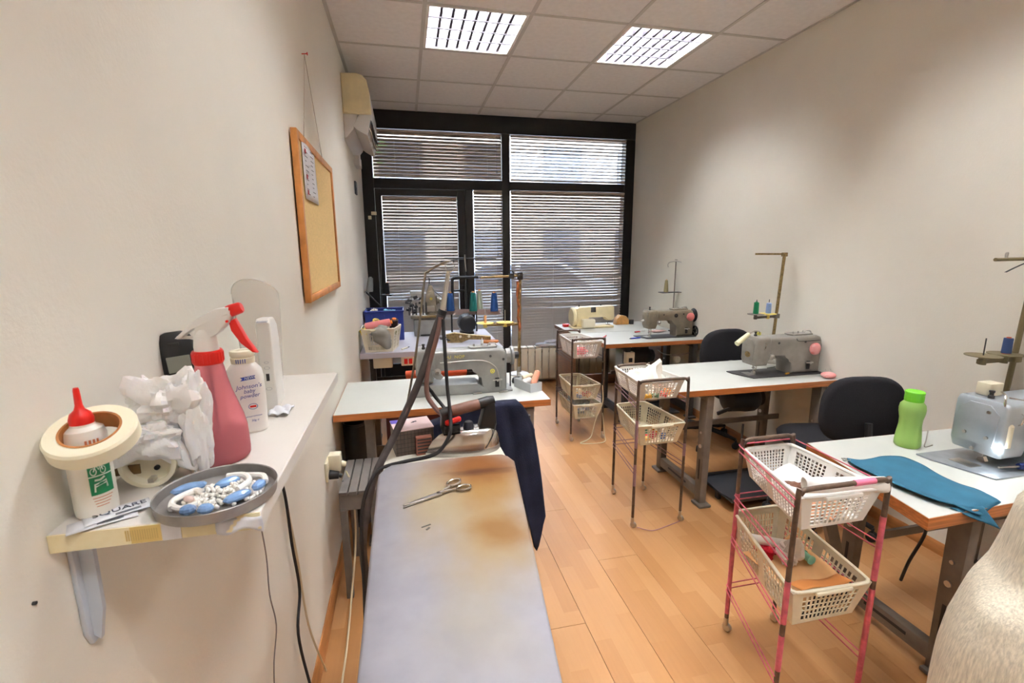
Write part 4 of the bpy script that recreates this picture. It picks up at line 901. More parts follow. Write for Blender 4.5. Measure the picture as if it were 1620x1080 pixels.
m = MB(); m.cyl((0.07, 0, 0.205), (0.07, 0, 0.225), 0.005); m.cyl((0.3, 0.01, 0.21), (0.3, 0.01, 0.222), 0.006); m.box((0.2, -0.052, 0.18), (0.05, 0.01, 0.05), bev=0.004); m.build('spool_pin', DARKSTEEL, dm)

# ------------------------------------------------------------------ thread stands, spools
def disc(mb, c, r, th=0.003): mb.lathe([(0, 0), (r, 0), (r, th), (0, th)], c, 26)
def spool(label, loc, col, h=0.06, r=0.016, cone=1.0, tip=None, group=None, tilt=None, name='thread_spool', M=None):
    t = thing(name, label, 'thread', loc, 0, group)
    if tilt: t.rotation_euler = tilt
    mt = mat('thread_%d_%d_%d' % col, col, 0.85, bump=0.3, bscale=400, stretch=(1, 1, 6))
    MB().lathe([(0.003, 0.002), (r, 0.002), (r * 1.01, h * 0.1), (r * (1 + cone) / 2, h * 0.6), (r * cone, h * 0.93), (0.003, h * 0.95)], (0, 0, 0), 20).build('thread', mt, t)
    tc_ = mat('core_%d_%d_%d' % (tip or (206, 160, 110)), tip or (206, 160, 110), 0.7)
    MB().lathe([(0.0025, 0.0), (r * 0.9, 0.0), (r * 0.9, 0.002), (r * 0.55 * cone, h * 0.9), (r * 0.5 * cone, h), (0.0025, h)], (0, 0, 0), 16).build('core', tc_, t)
    return t
def pin(mb, x, y, z, h=0.06): mb.cyl((x, y, z), (x, y, z + h), 0.0025, n=6)
# left table stand
s1 = thing('thread_stand', 'brass-poled thread stand with two yellow discs behind the long-arm machine', 'thread stand', (0.652, 2.745, T), 0, 'thread stands')
MB().lathe([(0, 0), (0.06, 0), (0.06, 0.006), (0.045, 0.012), (0.014, 0.016), (0.012, 0.05), (0, 0.05)], (0, 0, 0), 28).build('base', STEEL, s1)
MB().cyl((0, 0, 0.01), (0.008, 0, 0.605), 0.0095, n=12).build('pole', BRASS, s1)
m = MB(); m.box((0.008, 0, 0.6), (0.03, 0.03, 0.045), bev=0.004); m.build('clamp', DARKSTEEL, s1)
MB().cyl((0.0, 0, 0.602), (-0.23, -0.01, 0.595), 0.0065, n=10).build('guide_arm', BRASS, s1)
m = MB(); m.tube([(-0.05, 0, 0.6), (-0.055, 0, 0.625), (-0.04, 0, 0.632), (-0.03, 0, 0.615), (-0.035, 0, 0.6)], 0.004, n=6); m.box((-0.045, 0, 0.6), (0.03, 0.02, 0.03)); m.build('thread_eye', DARKSTEEL, s1)
MB().tube([(0.006, 0, 0.315), (-0.08, 0, 0.312), (-0.2, 0, 0.315)], 0.009, n=8).build('spool_arm', BRASS, s1)
YD = mat('yellow_disc', (232, 206, 110), 0.5)
for xx in (-0.205, -0.085):
    m = MB(); disc(m, (xx, 0, 0.325), 0.052); m.cyl((xx, 0, 0.300), (xx, 0, 0.326), 0.012); q = m.build('spool_disc', YD, s1)
    m = MB(); pin(m, xx, 0, 0.326, 0.075 if xx > -0.1 else 0.085); m.build('pin', STEEL, q)
spool('tiny pale orange spool on the left yellow disc of the brass-poled stand', (0.652 - 0.205, 2.745, T + 0.3285), (226, 170, 120), 0.045, 0.008)
m = MB(); rr = random.Random(4); pts = [(-0.012 + 0.012 * i / 12 + 0.003 * math.sin(i * 1.3), -0.012 - 0.003 * math.cos(i * 1.1), 0.57 - i * 0.025) for i in range(13)]
m.tube(pts, [0.006, 0.008, 0.009, 0.008, 0.006, 0.008, 0.009, 0.008, 0.006, 0.009, 0.010, 0.009, 0.004], n=7); tag(m.build('cloth_strip', mat('rust_cloth', (158, 92, 52), 0.9, var=0.3, scale=40)), 'rust brown cloth strip tied down the brass pole of the thread stand', 'cloth').location = (0.652, 2.745, T)
# middle right stand
s2 = thing('thread_stand', 'tall brass-poled thread stand with flat guide arm behind the warm grey machine', 'thread stand', (2.372, 2.655, T), 0, 'thread stands')
MB().lathe([(0, 0), (0.06, 0), (0.06, 0.006), (0.045, 0.012), (0.016, 0.016), (0.014, 0.045), (0, 0.045)], (0, 0, 0), 28).build('base', STEEL, s2)
MB().cyl((0, 0, 0.01), (0.03, 0, 0.715), 0.010, n=12).build('pole', BRASS, s2)
m = MB(); m.bar((0.045, 0, 0.715), (-0.185, 0, 0.717), 0.012, 0.012, (0, 1, 0)); m.box((0.03, 0, 0.712), (0.03, 0.026, 0.026), bev=0.003); m.build('guide_arm', BRASS, s2)
m = MB(); m.bar((0.03, 0, 0.31), (-0.165, -0.01, 0.308), 0.016, 0.010, (0, 1, 0)); m.box((0.014, 0, 0.312), (0.034, 0.028, 0.03), bev=0.003); m.build('spool_arm', GREYSTEEL, s2)
for xx, c in ((-0.15, GREYSTEEL), (-0.055, YD)):
    m = MB(); disc(m, (xx, -0.005, 0.328), 0.05); m.cyl((xx, -0.005, 0.296), (xx, -0.005, 0.33), 0.011); q = m.build('spool_disc', c, s2)
    m = MB(); pin(m, xx, -0.005, 0.329, 0.095); m.build('pin', DARKSTEEL, q)
spool('green thread spool on the stand behind the warm grey machine', (2.372 - 0.15, 2.65, T + 0.332), (28, 128, 82), 0.08, 0.0165, tip=(40, 120, 80), cone=0.92)
spool('pale blue thread spool on the stand behind the warm grey machine', (2.372 - 0.055, 2.65, T + 0.332), (142, 166, 214), 0.072, 0.0165, tip=(200, 206, 220), cone=0.9)
# nearest right stand
s3 = thing('thread_stand', 'thread stand with two olive discs behind the silver-grey machine', 'thread stand', (2.40, 1.395, T), 0, 'thread stands')
MB().lathe([(0, 0), (0.04, 0), (0.04, 0.006), (0.014, 0.016), (0.012, 0.045), (0, 0.045)], (0, 0, 0), 28).build('base', STEEL, s3)
MB().cyl((0, 0, 0.01), (0.035, 0, 0.72), 0.010, n=12).build('pole', mat('olive_metal', (128, 116, 86), 0.5, 0.5), s3)
OM = MATS['olive_metal']
MB().cyl((0.045, 0, 0.705), (-0.185, 0, 0.703), 0.007, n=10).build('guide_arm', OM, s3)
MB().tube([(-0.135, 0, 0.706), (-0.137, 0, 0.726), (-0.125, 0, 0.728), (-0.127, 0, 0.706)], 0.0025, n=6).build('thread_eye', STEEL, s3)
m = MB(); m.bar((0.035, 0, 0.302), (-0.185, -0.005, 0.302), 0.018, 0.012, (0, 1, 0)); m.box((0.018, 0, 0.302), (0.04, 0.03, 0.03), bev=0.003)
for xx in (-0.16, -0.045): m.cyl((xx, -0.003, 0.288), (xx, -0.003, 0.314), 0.013)
m.build('spool_arm', OM, s3)
for xx, yy in ((-0.16, -0.003), (-0.04, -0.003)):
    m = MB(); disc(m, (xx, yy, 0.323), 0.058); m.cyl((xx, yy, 0.31), (xx, yy, 0.324), 0.01); q = m.build('spool_disc', OM, s3)
    m = MB(); pin(m, xx, yy, 0.325, 0.07); m.build('pin', DARKSTEEL, q)
spool('navy thread spool with orange tip on the stand behind the silver-grey machine', (2.40 - 0.04, 1.392, T + 0.3265), (54, 74, 118), 0.068, 0.0155, tip=(214, 96, 60), cone=0.95)
BLKTAPE = mat('black_tape', (44, 42, 44), 0.85)
m = MB(); m.surf(lambda u, v: (-0.135 + 0.19 * u, -0.009 + (v - 0.5) * 0.008, 0.655 + 0.05 * math.sin(u * 1.5)), 12, 1); tag(m.build('black_tape', BLKTAPE, None, solid=0.001), 'short black tape slung over the guide arm of the nearest right stand', 'tape').location = (2.395, 1.392, T)
m = MB(); m.tube([(0.03, -0.012, 0.70), (0.02, -0.014, 0.62), (-0.01, -0.014, 0.575), (0.02, -0.014, 0.585), (0.045, -0.014, 0.63), (0.05, -0.013, 0.7)], 0.006, n=6); tag(m.build('black_strap', BLKTAPE), 'looped black strap hanging near the pole of the nearest right stand', 'strap').location = (2.395, 1.392, T)
# far right stand
s4 = thing('thread_stand', 'slim dark thread stand with wire hooks behind the olive machine', 'thread stand', (2.405, 3.93, T), 0, 'thread stands')
MB().lathe([(0, 0), (0.035, 0), (0.035, 0.006), (0.01, 0.01), (0.008, 0.03), (0, 0.03)], (0, 0, 0), 20).build('base', DARKSTEEL, s4)
MB().cyl((0, 0, 0.0), (0, 0, 0.64), 0.005, n=8).build('pole', GREYSTEEL, s4)
m = MB(); m.tube([(-0.075, 0, 0.59), (-0.08, 0, 0.615), (-0.06, 0, 0.635), (0, 0, 0.64), (0.06, 0, 0.63), (0.075, 0, 0.61), (0.07, 0, 0.59)], 0.003, n=6); m.cyl((-0.012, 0, 0.655), (0.012, 0, 0.655), 0.004); m.build('wire_hooks', STEEL, s4)
m = MB(); m.surf(lambda u, v: (-0.14 + 0.28 * u, (v - 0.5) * 0.085 * (0.35 + 0.65 * abs(math.cos(u * PI))), 0.362), 20, 4); q = m.build('spool_tray', DARKSTEEL, s4, solid=0.006)
m = MB(); pin(m, 0.085, 0, 0.365, 0.08); pin(m, -0.085, 0, 0.365, 0.03); m.build('pin', DARKSTEEL, q)
spool('speckled olive thread cone on the slim dark stand behind the olive machine', (2.405 - 0.085, 3.93, T + 0.3655), (150, 140, 100), 0.115, 0.02, cone=0.6)
# overlock stand far left
s5 = thing('thread_stand', 'black bent-tube thread stand carrying three cones in front of the door', 'thread stand', (0.50, 4.38, T), 0, 'thread stands')
MB().tube([(0.13, 0.0, 0.0), (0.13, 0.0, 0.19)], 0.008, n=8, smooth=False).build('leg', BLACK, s5)
MB().tube([(-0.10, 0.02, 0.0), (-0.10, 0.02, 0.19)], 0.008, n=8, smooth=False).build('leg', BLACK, s5)
m = MB(); m.bar((-0.18, 0, 0.195), (0.36, 0, 0.175), 0.012, 0.05, (0, 0.02, 1)); m.build('spool_tray', mat('pinkish_steel', (150, 128, 122), 0.5), s5)
MB().tube([(-0.085, 0.02, 0.19), (-0.085, 0.02, 0.46), (-0.075, 0.02, 0.495), (-0.045, 0.02, 0.505), (0.155, 0.02, 0.507)], 0.014, n=10).build('bent_tube', BLACK, s5)
MB().tube([(0.035, 0.02, 0.19), (0.035, 0.02, 0.70)], 0.006, n=8, smooth=False).build('pole', BLACK, s5)
m = MB(); m.cyl((-0.15, 0.02, 0.685), (0.33, 0.02, 0.672), 0.006, n=8); m.cyl((-0.19, -0.03, 0.655), (0.02, 0.0, 0.672), 0.005, n=8); m.build('guide_arm', BLACK, s5)
m = MB(); m.surf(lambda u, v: (0.035 + (v - 0.5) * 0.012 + 0.008 * u * u, 0.0, 0.715 - 0.155 * u), 8, 1); m.build('guide_strip', STEEL, s5, solid=0.002)
m = MB(); pin(m, -0.035, 0, 0.19, 0.12); pin(m, 0.08, 0.01, 0.18, 0.1); m.build('pin', DARKSTEEL, s5)
def cone(label, x, y, z, col, h=0.17, r=0.037): return spool(label, (x, y, z), col, h, r, cone=0.62, tip=(226, 150, 90), name='thread_cone', group='thread cones on the corner table')
cone('blue thread cone at the left end of the black bent-tube stand', 0.39, 4.375, T + 0.200, (20, 60, 110), 0.178)
cone('dark green thread cone in the middle of the black bent-tube stand', 0.60, 4.36, T + 0.194, (16, 98, 92), 0.185)
cone('pale sage thread cone just behind the dark green cone', 0.672, 4.435, T + 0.190, (170, 176, 150), 0.2, 0.03)
cone('blue thread cone apart at the right end of the black bent-tube stand', 0.80, 4.37, T + 0.184, (22, 62, 116), 0.185)
s6 = thing('thread_stand', 'black two-disc thread stand leaning against the corner by the door', 'thread stand', (-0.235, 4.46, T), 0, 'thread stands')
MB().lathe([(0, 0), (0.05, 0), (0.05, 0.006), (0.012, 0.012), (0, 0.012)], (0, 0, 0), 22).build('base', DARKSTEEL, s6)
MB().cyl((0, 0, 0.0), (0.025, 0, 0.86), 0.006, n=8).build('pole', DARKSTEEL, s6)
m = MB(); m.bar((0.0, 0, 0.355), (0.10, 0, 0.352), 0.012, 0.008, (0, 1, 0)); m.bar((0.0, 0, 0.25), (-0.12, -0.02, 0.385), 0.012, 0.008, (0, 1, 0)); m.build('spool_arm', DARKSTEEL, s6)
for xx, zz, yy in ((-0.135, 0.39, -0.02), (0.06, 0.358, 0.0)):
    m = MB(); disc(m, (xx, yy, zz), 0.058, 0.004); m.build('spool_disc', BLACK, s6)
sp1 = spool('grey thread cone tilted on the corner stand beside the left wall', (-0.235 - 0.135, 4.44, T + 0.3945), (140, 144, 144), 0.13, 0.03, cone=0.75, tip=(160, 160, 160), name='thread_cone'); sp1.rotation_euler = (0, 0.12, 0); sp1.location.x = -0.325
spool('black thread spool with orange tip on the corner stand', (-0.235 + 0.065, 4.46, T + 0.3625), (30, 30, 34), 0.11, 0.02, cone=0.85, tip=(200, 120, 70))

# overlock / buttonhole machine, motor and bits on the corner table
ov = thing('buttonhole_machine', 'small olive-grey buttonhole machine on a grey metal plinth in the far corner', 'sewing machine', (0.165, 4.32, T))
MB().box((0.01, 0.0, 0.075), (0.25, 0.2, 0.15), bev=0.01, seg=2).build('plinth', GREYENAMEL, ov)
MB().box((0.0, -0.101, 0.012), (0.12, 0.004, 0.012)).build('plinth_slot', BLACK, ov, sharp=0)
MB().box((0.0, -0.02, 0.175), (0.28, 0.18, 0.03), bev=0.006).build('work_plate', OLIVE, ov)
MB().box((0.02, -0.112, 0.178), (0.2, 0.01, 0.018), bev=0.002).build('edge_guide', BRASS, ov)
MB().prism([(-0.01, 0.19), (0.085, 0.19), (0.09, 0.30), (0.078, 0.40), (0.05, 0.46), (0.03, 0.46), (0.012, 0.40), (-0.005, 0.32)], -0.05, 0.05, 'y', bev=0.014, seg=3).build('head', OLIVE, ov)
MB().box((0.035, -0.055, 0.24), (0.075, 0.02, 0.05), bev=0.004).build('front_plate', STEEL, ov)
MB().box((-0.085, 0.02, 0.37), (0.10, 0.09, 0.06), bev=0.006).build('gear_cover', GREYENAMEL, ov)
m = MB(); rr = random.Random(9)
for i in range(14): m.box((-0.10 + rr.uniform(-0.06, 0.06), rr.uniform(-0.06, 0.04), 0.21 + i * 0.011), (rr.uniform(0.02, 0.05), 0.03, 0.02), rot(rr.uniform(-0.4, 0.4), rr.uniform(-0.4, 0.4), 0), bev=0.003, seg=1)
for i in range(6): m.cyl((-0.15 + 0.03 * i, -0.07, 0.19), (-0.15 + 0.03 * i, -0.07, 0.26 + 0.02 * (i % 3)), 0.006, n=8)
stuff(m.build('lever_works', DARKSTEEL, ov))
m = MB(); m.lathe([(0, 0), (0.04, 0), (0.045, 0.008), (0.03, 0.014), (0.03, 0.03), (0.012, 0.034), (0.012, 0.05), (0, 0.05)], (0.09, 0, 0.31), 22, AX); m.build('hand_wheel', OLIVE, ov)
m = MB(); m.cyl((0.038, 0, 0.46), (0.038, 0, 0.51), 0.006); m.tube([(0.038, 0, 0.50), (0.02, 0, 0.52), (-0.02, 0, 0.49)], 0.003, n=6); m.cyl((0.05, 0, 0.42), (0.17, -0.02, 0.31), 0.0035, n=6); m.build('thread_guide', DARKSTEEL, ov)
m = MB(); m.lathe([(0.003, 0), (0.012, 0), (0.012, 0.002), (0.003, 0.002)], (0.045, -0.0525, 0.33), 14, Matrix.Rotation(PI / 2, 4, 'X')); m.build('badge', YLW, ov)
for i in range(4): MB().box((0.05 + 0.02 * i, -0.08, 0.2 + 0.004 * i), (0.05, 0.02, 0.014), rot(0, 0.1 * i, 0), bev=0.003).build('clamp_foot', OLIVE, ov)
mo = thing('electric_motor', 'ribbed black electric motor on the corner table below the thread cones', 'motor', (0.525, 4.29, T + 0.0))
m = MB(); m.lathe([(0, -0.10), (0.05, -0.10), (0.075, -0.085), (0.08, -0.06), (0.08, 0.06), (0.075, 0.085), (0.05, 0.1), (0, 0.1)], (0, 0, 0.10), 24, AY)
m.build('casing', BLACK, mo)
m = MB()
for i in range(14):
    a = i * PI / 7; m.box((0.081 * math.cos(a), 0, 0.10 + 0.081 * math.sin(a)), (0.008, 0.13, 0.004), Matrix.Rotation(-a, 4, 'Y'))
stuff(m.build('cooling_ribs', DARKSTEEL, mo)); MB().box((0, 0, 0.012), (0.12, 0.12, 0.024), bev=0.003).build('foot', DARKSTEEL, mo)
as_ = thing('machine_attachment', 'worn brass-coloured machine attachment with two round screws on the corner table', 'tool', (0.47, 3.86, T), -0.15)
MB().prism([(-0.16, 0.0), (-0.04, 0.0), (0.02, 0.03), (0.2, 0.02), (0.2, 0.05), (0.02, 0.065), (-0.1, 0.085), (-0.17, 0.07)], -0.02, 0.02, 'y', bev=0.004).build('bracket', BRASS, as_)
for xx in (-0.05, 0.02): MB().cyl((xx, -0.026, 0.052), (xx, -0.018, 0.052), 0.011, n=14).build('screw', IVORY, as_)
m = MB(); rr = random.Random(2)
for i in range(8): m.box((-0.16 + rr.uniform(-0.05, 0.05), rr.uniform(-0.03, 0.02), 0.012 + 0.007 * i), (0.03, 0.02, 0.014), rot(rr.random(), rr.random(), rr.random()), bev=0.002, seg=1)
stuff(m.build('small_parts', DARKSTEEL, as_))
ob = thing('wooden_disc', 'orange-brown oval wooden piece on the corner table edge', 'wood piece', (0.66, 3.80, T))
MB().lathe([(0, 0), (0.055, 0), (0.06, 0.008), (0.055, 0.018), (0, 0.02)], (0, 0, 0), 26, Matrix.Diagonal((1.2, 0.8, 1, 1))).build('disc', mat('orange_wood', (182, 110, 52), 0.5, var=0.2, scale=30), ob)
ol = thing('oil_bottle', 'tiny white pointed oil bottle beside the brass-coloured attachment', 'bottle', (0.58, 3.74, T))
MB().lathe([(0, 0), (0.012, 0), (0.012, 0.03), (0.004, 0.04), (0.002, 0.055), (0, 0.055)], (0, 0, 0), 14).build('body', WPLASTIC, ol)
tw = thing('tweezers', 'pair of steel tweezers lying on the corner table front', 'tweezers', (0.12, 3.80, T + 0.003), 0.3)
for a in (-0.06, 0.06): MB().box((0, a * 0.1, 0.001), (0.13, 0.005, 0.002), a).build('arm', STEEL, tw)
lo = thing('lint_brush', 'small cream handled brush at the front of the corner table', 'brush', (-0.03, 3.70, T + 0.007), 1.0)
MB().cyl((-0.05, 0, 0), (0.03, 0, 0), 0.007, 0.006, n=10).build('handle', CREAM, lo); MB().cyl((0.03, 0, 0), (0.055, 0, 0), 0.006, 0.003, n=8).build('bristles', DARKSTEEL, lo)
# ------------------------------------------------------------------ ironing board
def stain_mat():
    m = bpy.data.materials.new('ironing_cover'); m.use_nodes = True
    nt = m.node_tree; N = nt.nodes; L = nt.links; b = N['Principled BSDF']
    b.inputs['Roughness'].default_value = 0.85; b.inputs['Specular IOR Level'].default_value = 0.2
    tc_ = N.new('ShaderNodeTexCoord')
    def blob(cx, cy, rx, ry, dis, seed, soft=0.55):
        mp = N.new('ShaderNodeMapping'); mp.vector_type = 'TEXTURE'
        mp.inputs['Location'].default_value = (cx, cy, 0); mp.inputs['Scale'].default_value = (rx, ry, 10)
        L.new(tc_.outputs['Object'], mp.inputs[0])
        nz = N.new('ShaderNodeTexNoise'); nz.inputs['Scale'].default_value = 1.6; nz.inputs['Detail'].default_value = 5
        off = N.new('ShaderNodeVectorMath'); off.operation = 'ADD'; off.inputs[1].default_value = (seed, seed * 2, 0); L.new(mp.outputs[0], off.inputs[0]); L.new(off.outputs[0], nz.inputs['Vector'])
        ln_ = N.new('ShaderNodeVectorMath'); ln_.operation = 'LENGTH'; L.new(mp.outputs[0], ln_.inputs[0])
        ad = N.new('ShaderNodeMath'); ad.operation = 'MULTIPLY_ADD'; L.new(nz.outputs['Fac'], ad.inputs[0]); ad.inputs[1].default_value = dis; L.new(ln_.outputs['Value'], ad.inputs[2])
        r = N.new('ShaderNodeMapRange'); r.interpolation_type = 'SMOOTHSTEP'; L.new(ad.outputs[0], r.inputs[0])
        r.inputs[1].default_value = 1.0 + dis * 0.5; r.inputs[2].default_value = soft + dis * 0.3; r.inputs[3].default_value = 0; r.inputs[4].default_value = 1
        return r.outputs[0]
    cur = None
    nz = N.new('ShaderNodeTexNoise'); nz.inputs['Scale'].default_value = 14; nz.inputs['Detail'].default_value = 4; L.new(tc_.outputs['Object'], nz.inputs['Vector'])
    rr_ = N.new('ShaderNodeValToRGB'); L.new(nz.outputs['Fac'], rr_.inputs[0]); rr_.color_ramp.elements[0].position = 0.3; rr_.color_ramp.elements[1].position = 0.7
    rr_.color_ramp.elements[0].color = lin((144, 141, 149)); rr_.color_ramp.elements[1].color = lin((156, 153, 160)); cur = rr_.outputs[0]
    for cx, cy, rx, ry, dis, sd, soft, col, k in STAINS:
        o = blob(cx, cy, rx, ry, dis, sd, soft)
        mu = N.new('ShaderNodeMath'); mu.operation = 'MULTIPLY'; L.new(o, mu.inputs[0]); mu.inputs[1].default_value = k
        mx = N.new('ShaderNodeMixRGB'); L.new(mu.outputs[0], mx.inputs[0]); L.new(cur, mx.inputs[1]); mx.inputs[2].default_value = lin(col); cur = mx.outputs[0]
    L.new(cur, b.inputs['Base Color'])
    n2 = N.new('ShaderNodeTexNoise'); n2.inputs['Scale'].default_value = 9; L.new(tc_.outputs['Object'], n2.inputs['Vector'])
    bp = N.new('ShaderNodeBump'); bp.inputs['Strength'].default_value = 0.35; bp.inputs['Distance'].default_value = 0.01; L.new(n2.outputs['Fac'], bp.inputs['Height']); L.new(bp.outputs[0], b.inputs['Normal'])
    return m
# board frame: origin at far end centre, -y towards the camera
STAINS = [
    (0.03, -0.24, 0.24, 0.42, 0.9, 1.0, 0.2, (160, 136, 94), 0.88),
    (0.08, -0.17, 0.17, 0.25, 0.7, 2.0, 0.3, (142, 106, 58), 0.9),
    (0.085, -0.075, 0.18, 0.16, 0.6, 3.0, 0.3, (116, 70, 30), 0.92),
    (0.085, -0.118, 0.13, 0.03, 0.8, 4.0, 0.3, (76, 44, 32), 0.85),
    (0.05, -0.45, 0.15, 0.22, 0.9, 5.0, 0.2, (156, 132, 92), 0.75),
    (0.09, -0.40, 0.11, 0.10, 0.6, 6.0, 0.3, (132, 96, 56), 0.88),
    (-0.04, -0.24, 0.10, 0.18, 0.9, 7.0, 0.2, (162, 148, 120), 0.65),
    (0.0, -0.66, 0.15, 0.18, 0.9, 8.0, 0.1, (158, 148, 128), 0.55)]
BZ = 0.85
ib = thing('ironing_board', 'ironing board with pale lilac cover scorched brown in the middle', 'ironing board', (0.093, 1.33, 0))
def bw(y):   # half width along the board, y from 0 (far end) to -1.35 (nose)
    t = -y
    if t < 0.06: return 0.145 + 0.048 * math.sin(min(1, t / 0.06) * PI / 2)
    w = 0.193 - 0.068 * (t - 0.06)
    if t > 0.95: w *= math.sqrt(max(0.02, 1 - ((t - 0.95) / 0.43) ** 2))
    return w
def bcx(y): return 0.004 - 0.062 * (-y)
def topz(y): return BZ
loops = []
N_ = 40
ysb = [0.0, -0.006, -0.018, -0.035, -0.06] + [-0.06 - 1.29 * (i + 1) / N_ for i in range(N_)]
for y in ysb:
    w = bw(y); c = bcx(y); rise = 0.0
    sag = 0.004 * math.sin(y * 9) 
    lp = []
    prof = [(-1, -0.028), (-1.012, -0.016), (-1.0, -0.006), (-0.965, 0.0), (-0.6, 0.0015), (-0.2, 0.002), (0.2, 0.002), (0.6, 0.0015), (0.965, 0.0), (1.0, -0.006), (1.012, -0.016), (1, -0.028)]
    for a, z in prof:
        edge = 0.0
        e_ = min(1.0, (-y) / 0.018); zz = z if z < -0.01 else z - 0.010 * (1 - e_) ** 2
        lp.append((c + a * w, y, BZ + zz))
    loops.append(lp)
COVER = stain_mat()
MB().loft(loops).build('cover', COVER, ib, sharp=60)
MB().loft([[(p[0], p[1], p[2]) for p in ((bcx(y) - 0.9 * bw(y), y, BZ - 0.045), (bcx(y) - 0.9 * bw(y), y, BZ - 0.029), (bcx(y) + 0.9 * bw(y), y, BZ - 0.029), (bcx(y) + 0.9 * bw(y), y, BZ - 0.045))] for y in (-0.01, -0.3, -0.6, -0.95)]).build('board', mat('particle_board', (176, 140, 96), 0.8), ib)
MB().tube([(-0.15, -0.05, BZ - 0.055), (0.15, -0.9, 0.05)], 0.012, n=8, smooth=False).build('leg', DARKSTEEL, ib)
MB().tube([(0.12, -0.05, 0.05), (-0.1, -0.9, BZ - 0.055)], 0.012, n=8, smooth=False).build('leg', DARKSTEEL, ib)
for yy in (-0.05, -0.9):
    MB().tube([(-0.2, yy, 0.018), (0.2, yy, 0.018)], 0.014, n=8, smooth=False).build('foot', RUBBER, ib)
    MB().tube([(0.12 if yy > -0.5 else 0.15, yy, 0.06), (0.12 if yy > -0.5 else 0.15, yy, 0.02)], 0.012, n=8, smooth=False).build('leg', DARKSTEEL, ib)
REST = mat('cream_rest', (226, 220, 206), 0.5)
m = MB(); m.prism([(-0.185, 0.004), (0.185, 0.004), (0.18, 0.15), (0.155, 0.175), (-0.155, 0.175), (-0.18, 0.15)], BZ - 0.052, BZ - 0.022, 'z', bev=0.004); m.build('iron_rest', REST, ib)
DUST = mat('fluff', (96, 92, 84), 0.9)
m = MB(); m.bar((-0.085, -0.358, BZ + 0.003), (-0.065, -0.350, BZ + 0.003), 0.003, 0.001, (0, 0, 1)); m.bar((-0.075, -0.370, BZ + 0.003), (-0.068, -0.362, BZ + 0.003), 0.004, 0.001, (0, 0, 1)); m.build('fluff', DUST, ib)
RZ = BZ - 0.022

# scissors
scs = thing('scissors', 'open-handled steel tailor scissors lying on the ironing board', 'scissors', (0.052, 1.105, BZ + 0.0035), math.radians(25))
m = MB(); m.prism([(-0.095, -0.0045), (-0.092, 0.0), (0.008, 0.007), (0.015, 0.003), (0.01, -0.006)], 0.0, 0.0028, 'z', bev=0.0006); m.build('blade', STEEL, scs)
m = MB(); m.prism([(-0.093, 0.002), (-0.088, -0.003), (0.008, -0.008), (0.012, 0.0), (0.006, 0.006)], 0.0028, 0.0056, 'z', bev=0.0006); m.build('blade', STEEL, scs)
MB().cyl((0.002, 0, 0.0), (0.002, 0, 0.0072), 0.0045, n=12).build('pivot', CHROME, scs)
def ringp(cx, cy, a, b, r_): return [(cx + a * math.cos(t) * math.cos(r_) - b * math.sin(t) * math.sin(r_), cy + a * math.cos(t) * math.sin(r_) + b * math.sin(t) * math.cos(r_), 0.004) for t in [i * PI / 8 for i in range(16)]]
m = MB(); m.tube([(0.005, 0.002, 0.003), (0.03, 0.008, 0.004), (0.045, 0.016, 0.004)], [0.004, 0.0032], n=7); m.tube(ringp(0.062, 0.026, 0.021, 0.013, 0.25), 0.0030, n=7, closed=True, k=2); m.build('handle', CHROME, scs)
m = MB(); m.tube([(0.005, -0.002, 0.004), (0.035, -0.005, 0.004), (0.05, -0.008, 0.004)], [0.004, 0.0032], n=7); m.tube(ringp(0.068, -0.014, 0.019, 0.0125, -0.12), 0.0030, n=7, closed=True, k=2); m.build('handle', CHROME, scs)

# iron
ir = thing('steam_iron', 'old chrome steam iron with brown handle and red lever on its rest', 'iron', (0.034, 1.392, RZ), math.radians(8))
def io(sc, z, n=26, nose=0.0, dx=0.0):
    o = []
    for i in range(n):
        t = 2 * PI * i / n
        c, s_ = math.cos(t), math.sin(t)
        x_ = 0.12 + 0.12 * c; wv = 0.052 * (min(1.0, (x_ / 0.17)) ** 0.62) * (abs(s_) ** 0.8)
        o.append((0.12 + (x_ - 0.12) * sc + dx, math.copysign(wv, s_) * sc, z))
    return o
MB().loft([io(0.98, 0.0), io(1.0, 0.003), io(1.0, 0.013), io(0.985, 0.016)]).build('soleplate', STEEL, ir)
MB().loft([io(0.97, 0.016), io(0.95, 0.030, dx=0.003), io(0.88, 0.050, dx=0.008), io(0.76, 0.066, dx=0.014), io(0.58, 0.076, dx=0.02), io(0.3, 0.079, dx=0.022)]).build('chrome_shell', CHROME, ir, sharp=60)
m = MB(); m.prism([(0.165, 0.06), (0.225, 0.06), (0.228, 0.08), (0.223, 0.15), (0.205, 0.162), (0.190, 0.15), (0.178, 0.10)], -0.016, 0.016, 'y', bev=0.005); m.build('rear_post', BLACK, ir)
m = MB(); m.prism([(0.055, 0.07), (0.095, 0.072), (0.088, 0.10), (0.085, 0.135), (0.065, 0.145), (0.052, 0.13), (0.05, 0.09)], -0.014, 0.014, 'y', bev=0.004); m.build('front_post', BLACK, ir)
HBR = mat('brown_bakelite', (126, 86, 70), 0.5, var=0.15, scale=30)
m = MB(); m.lathe([(0, 0), (0.015, 0), (0.0175, 0.01), (0.0178, 0.07), (0.0165, 0.092), (0, 0.093)], (0.082, 0, 0.138), 20, Matrix.Rotation(math.radians(82), 4, 'Y')); m.build('handle', HBR, ir)
m = MB(); m.lathe([(0, 0), (0.017, 0), (0.0175, 0.03), (0.013, 0.05), (0, 0.05)], (0.174, 0, 0.151), 20, Matrix.Rotation(math.radians(80), 4, 'Y')); m.lathe([(0, 0), (0.014, 0), (0.017, 0.02), (0.016, 0.035), (0, 0.035)], (0.050, 0, 0.134), 18, Matrix.Rotation(math.radians(80), 4, 'Y')); m.build('handle_cap', BLACK, ir)
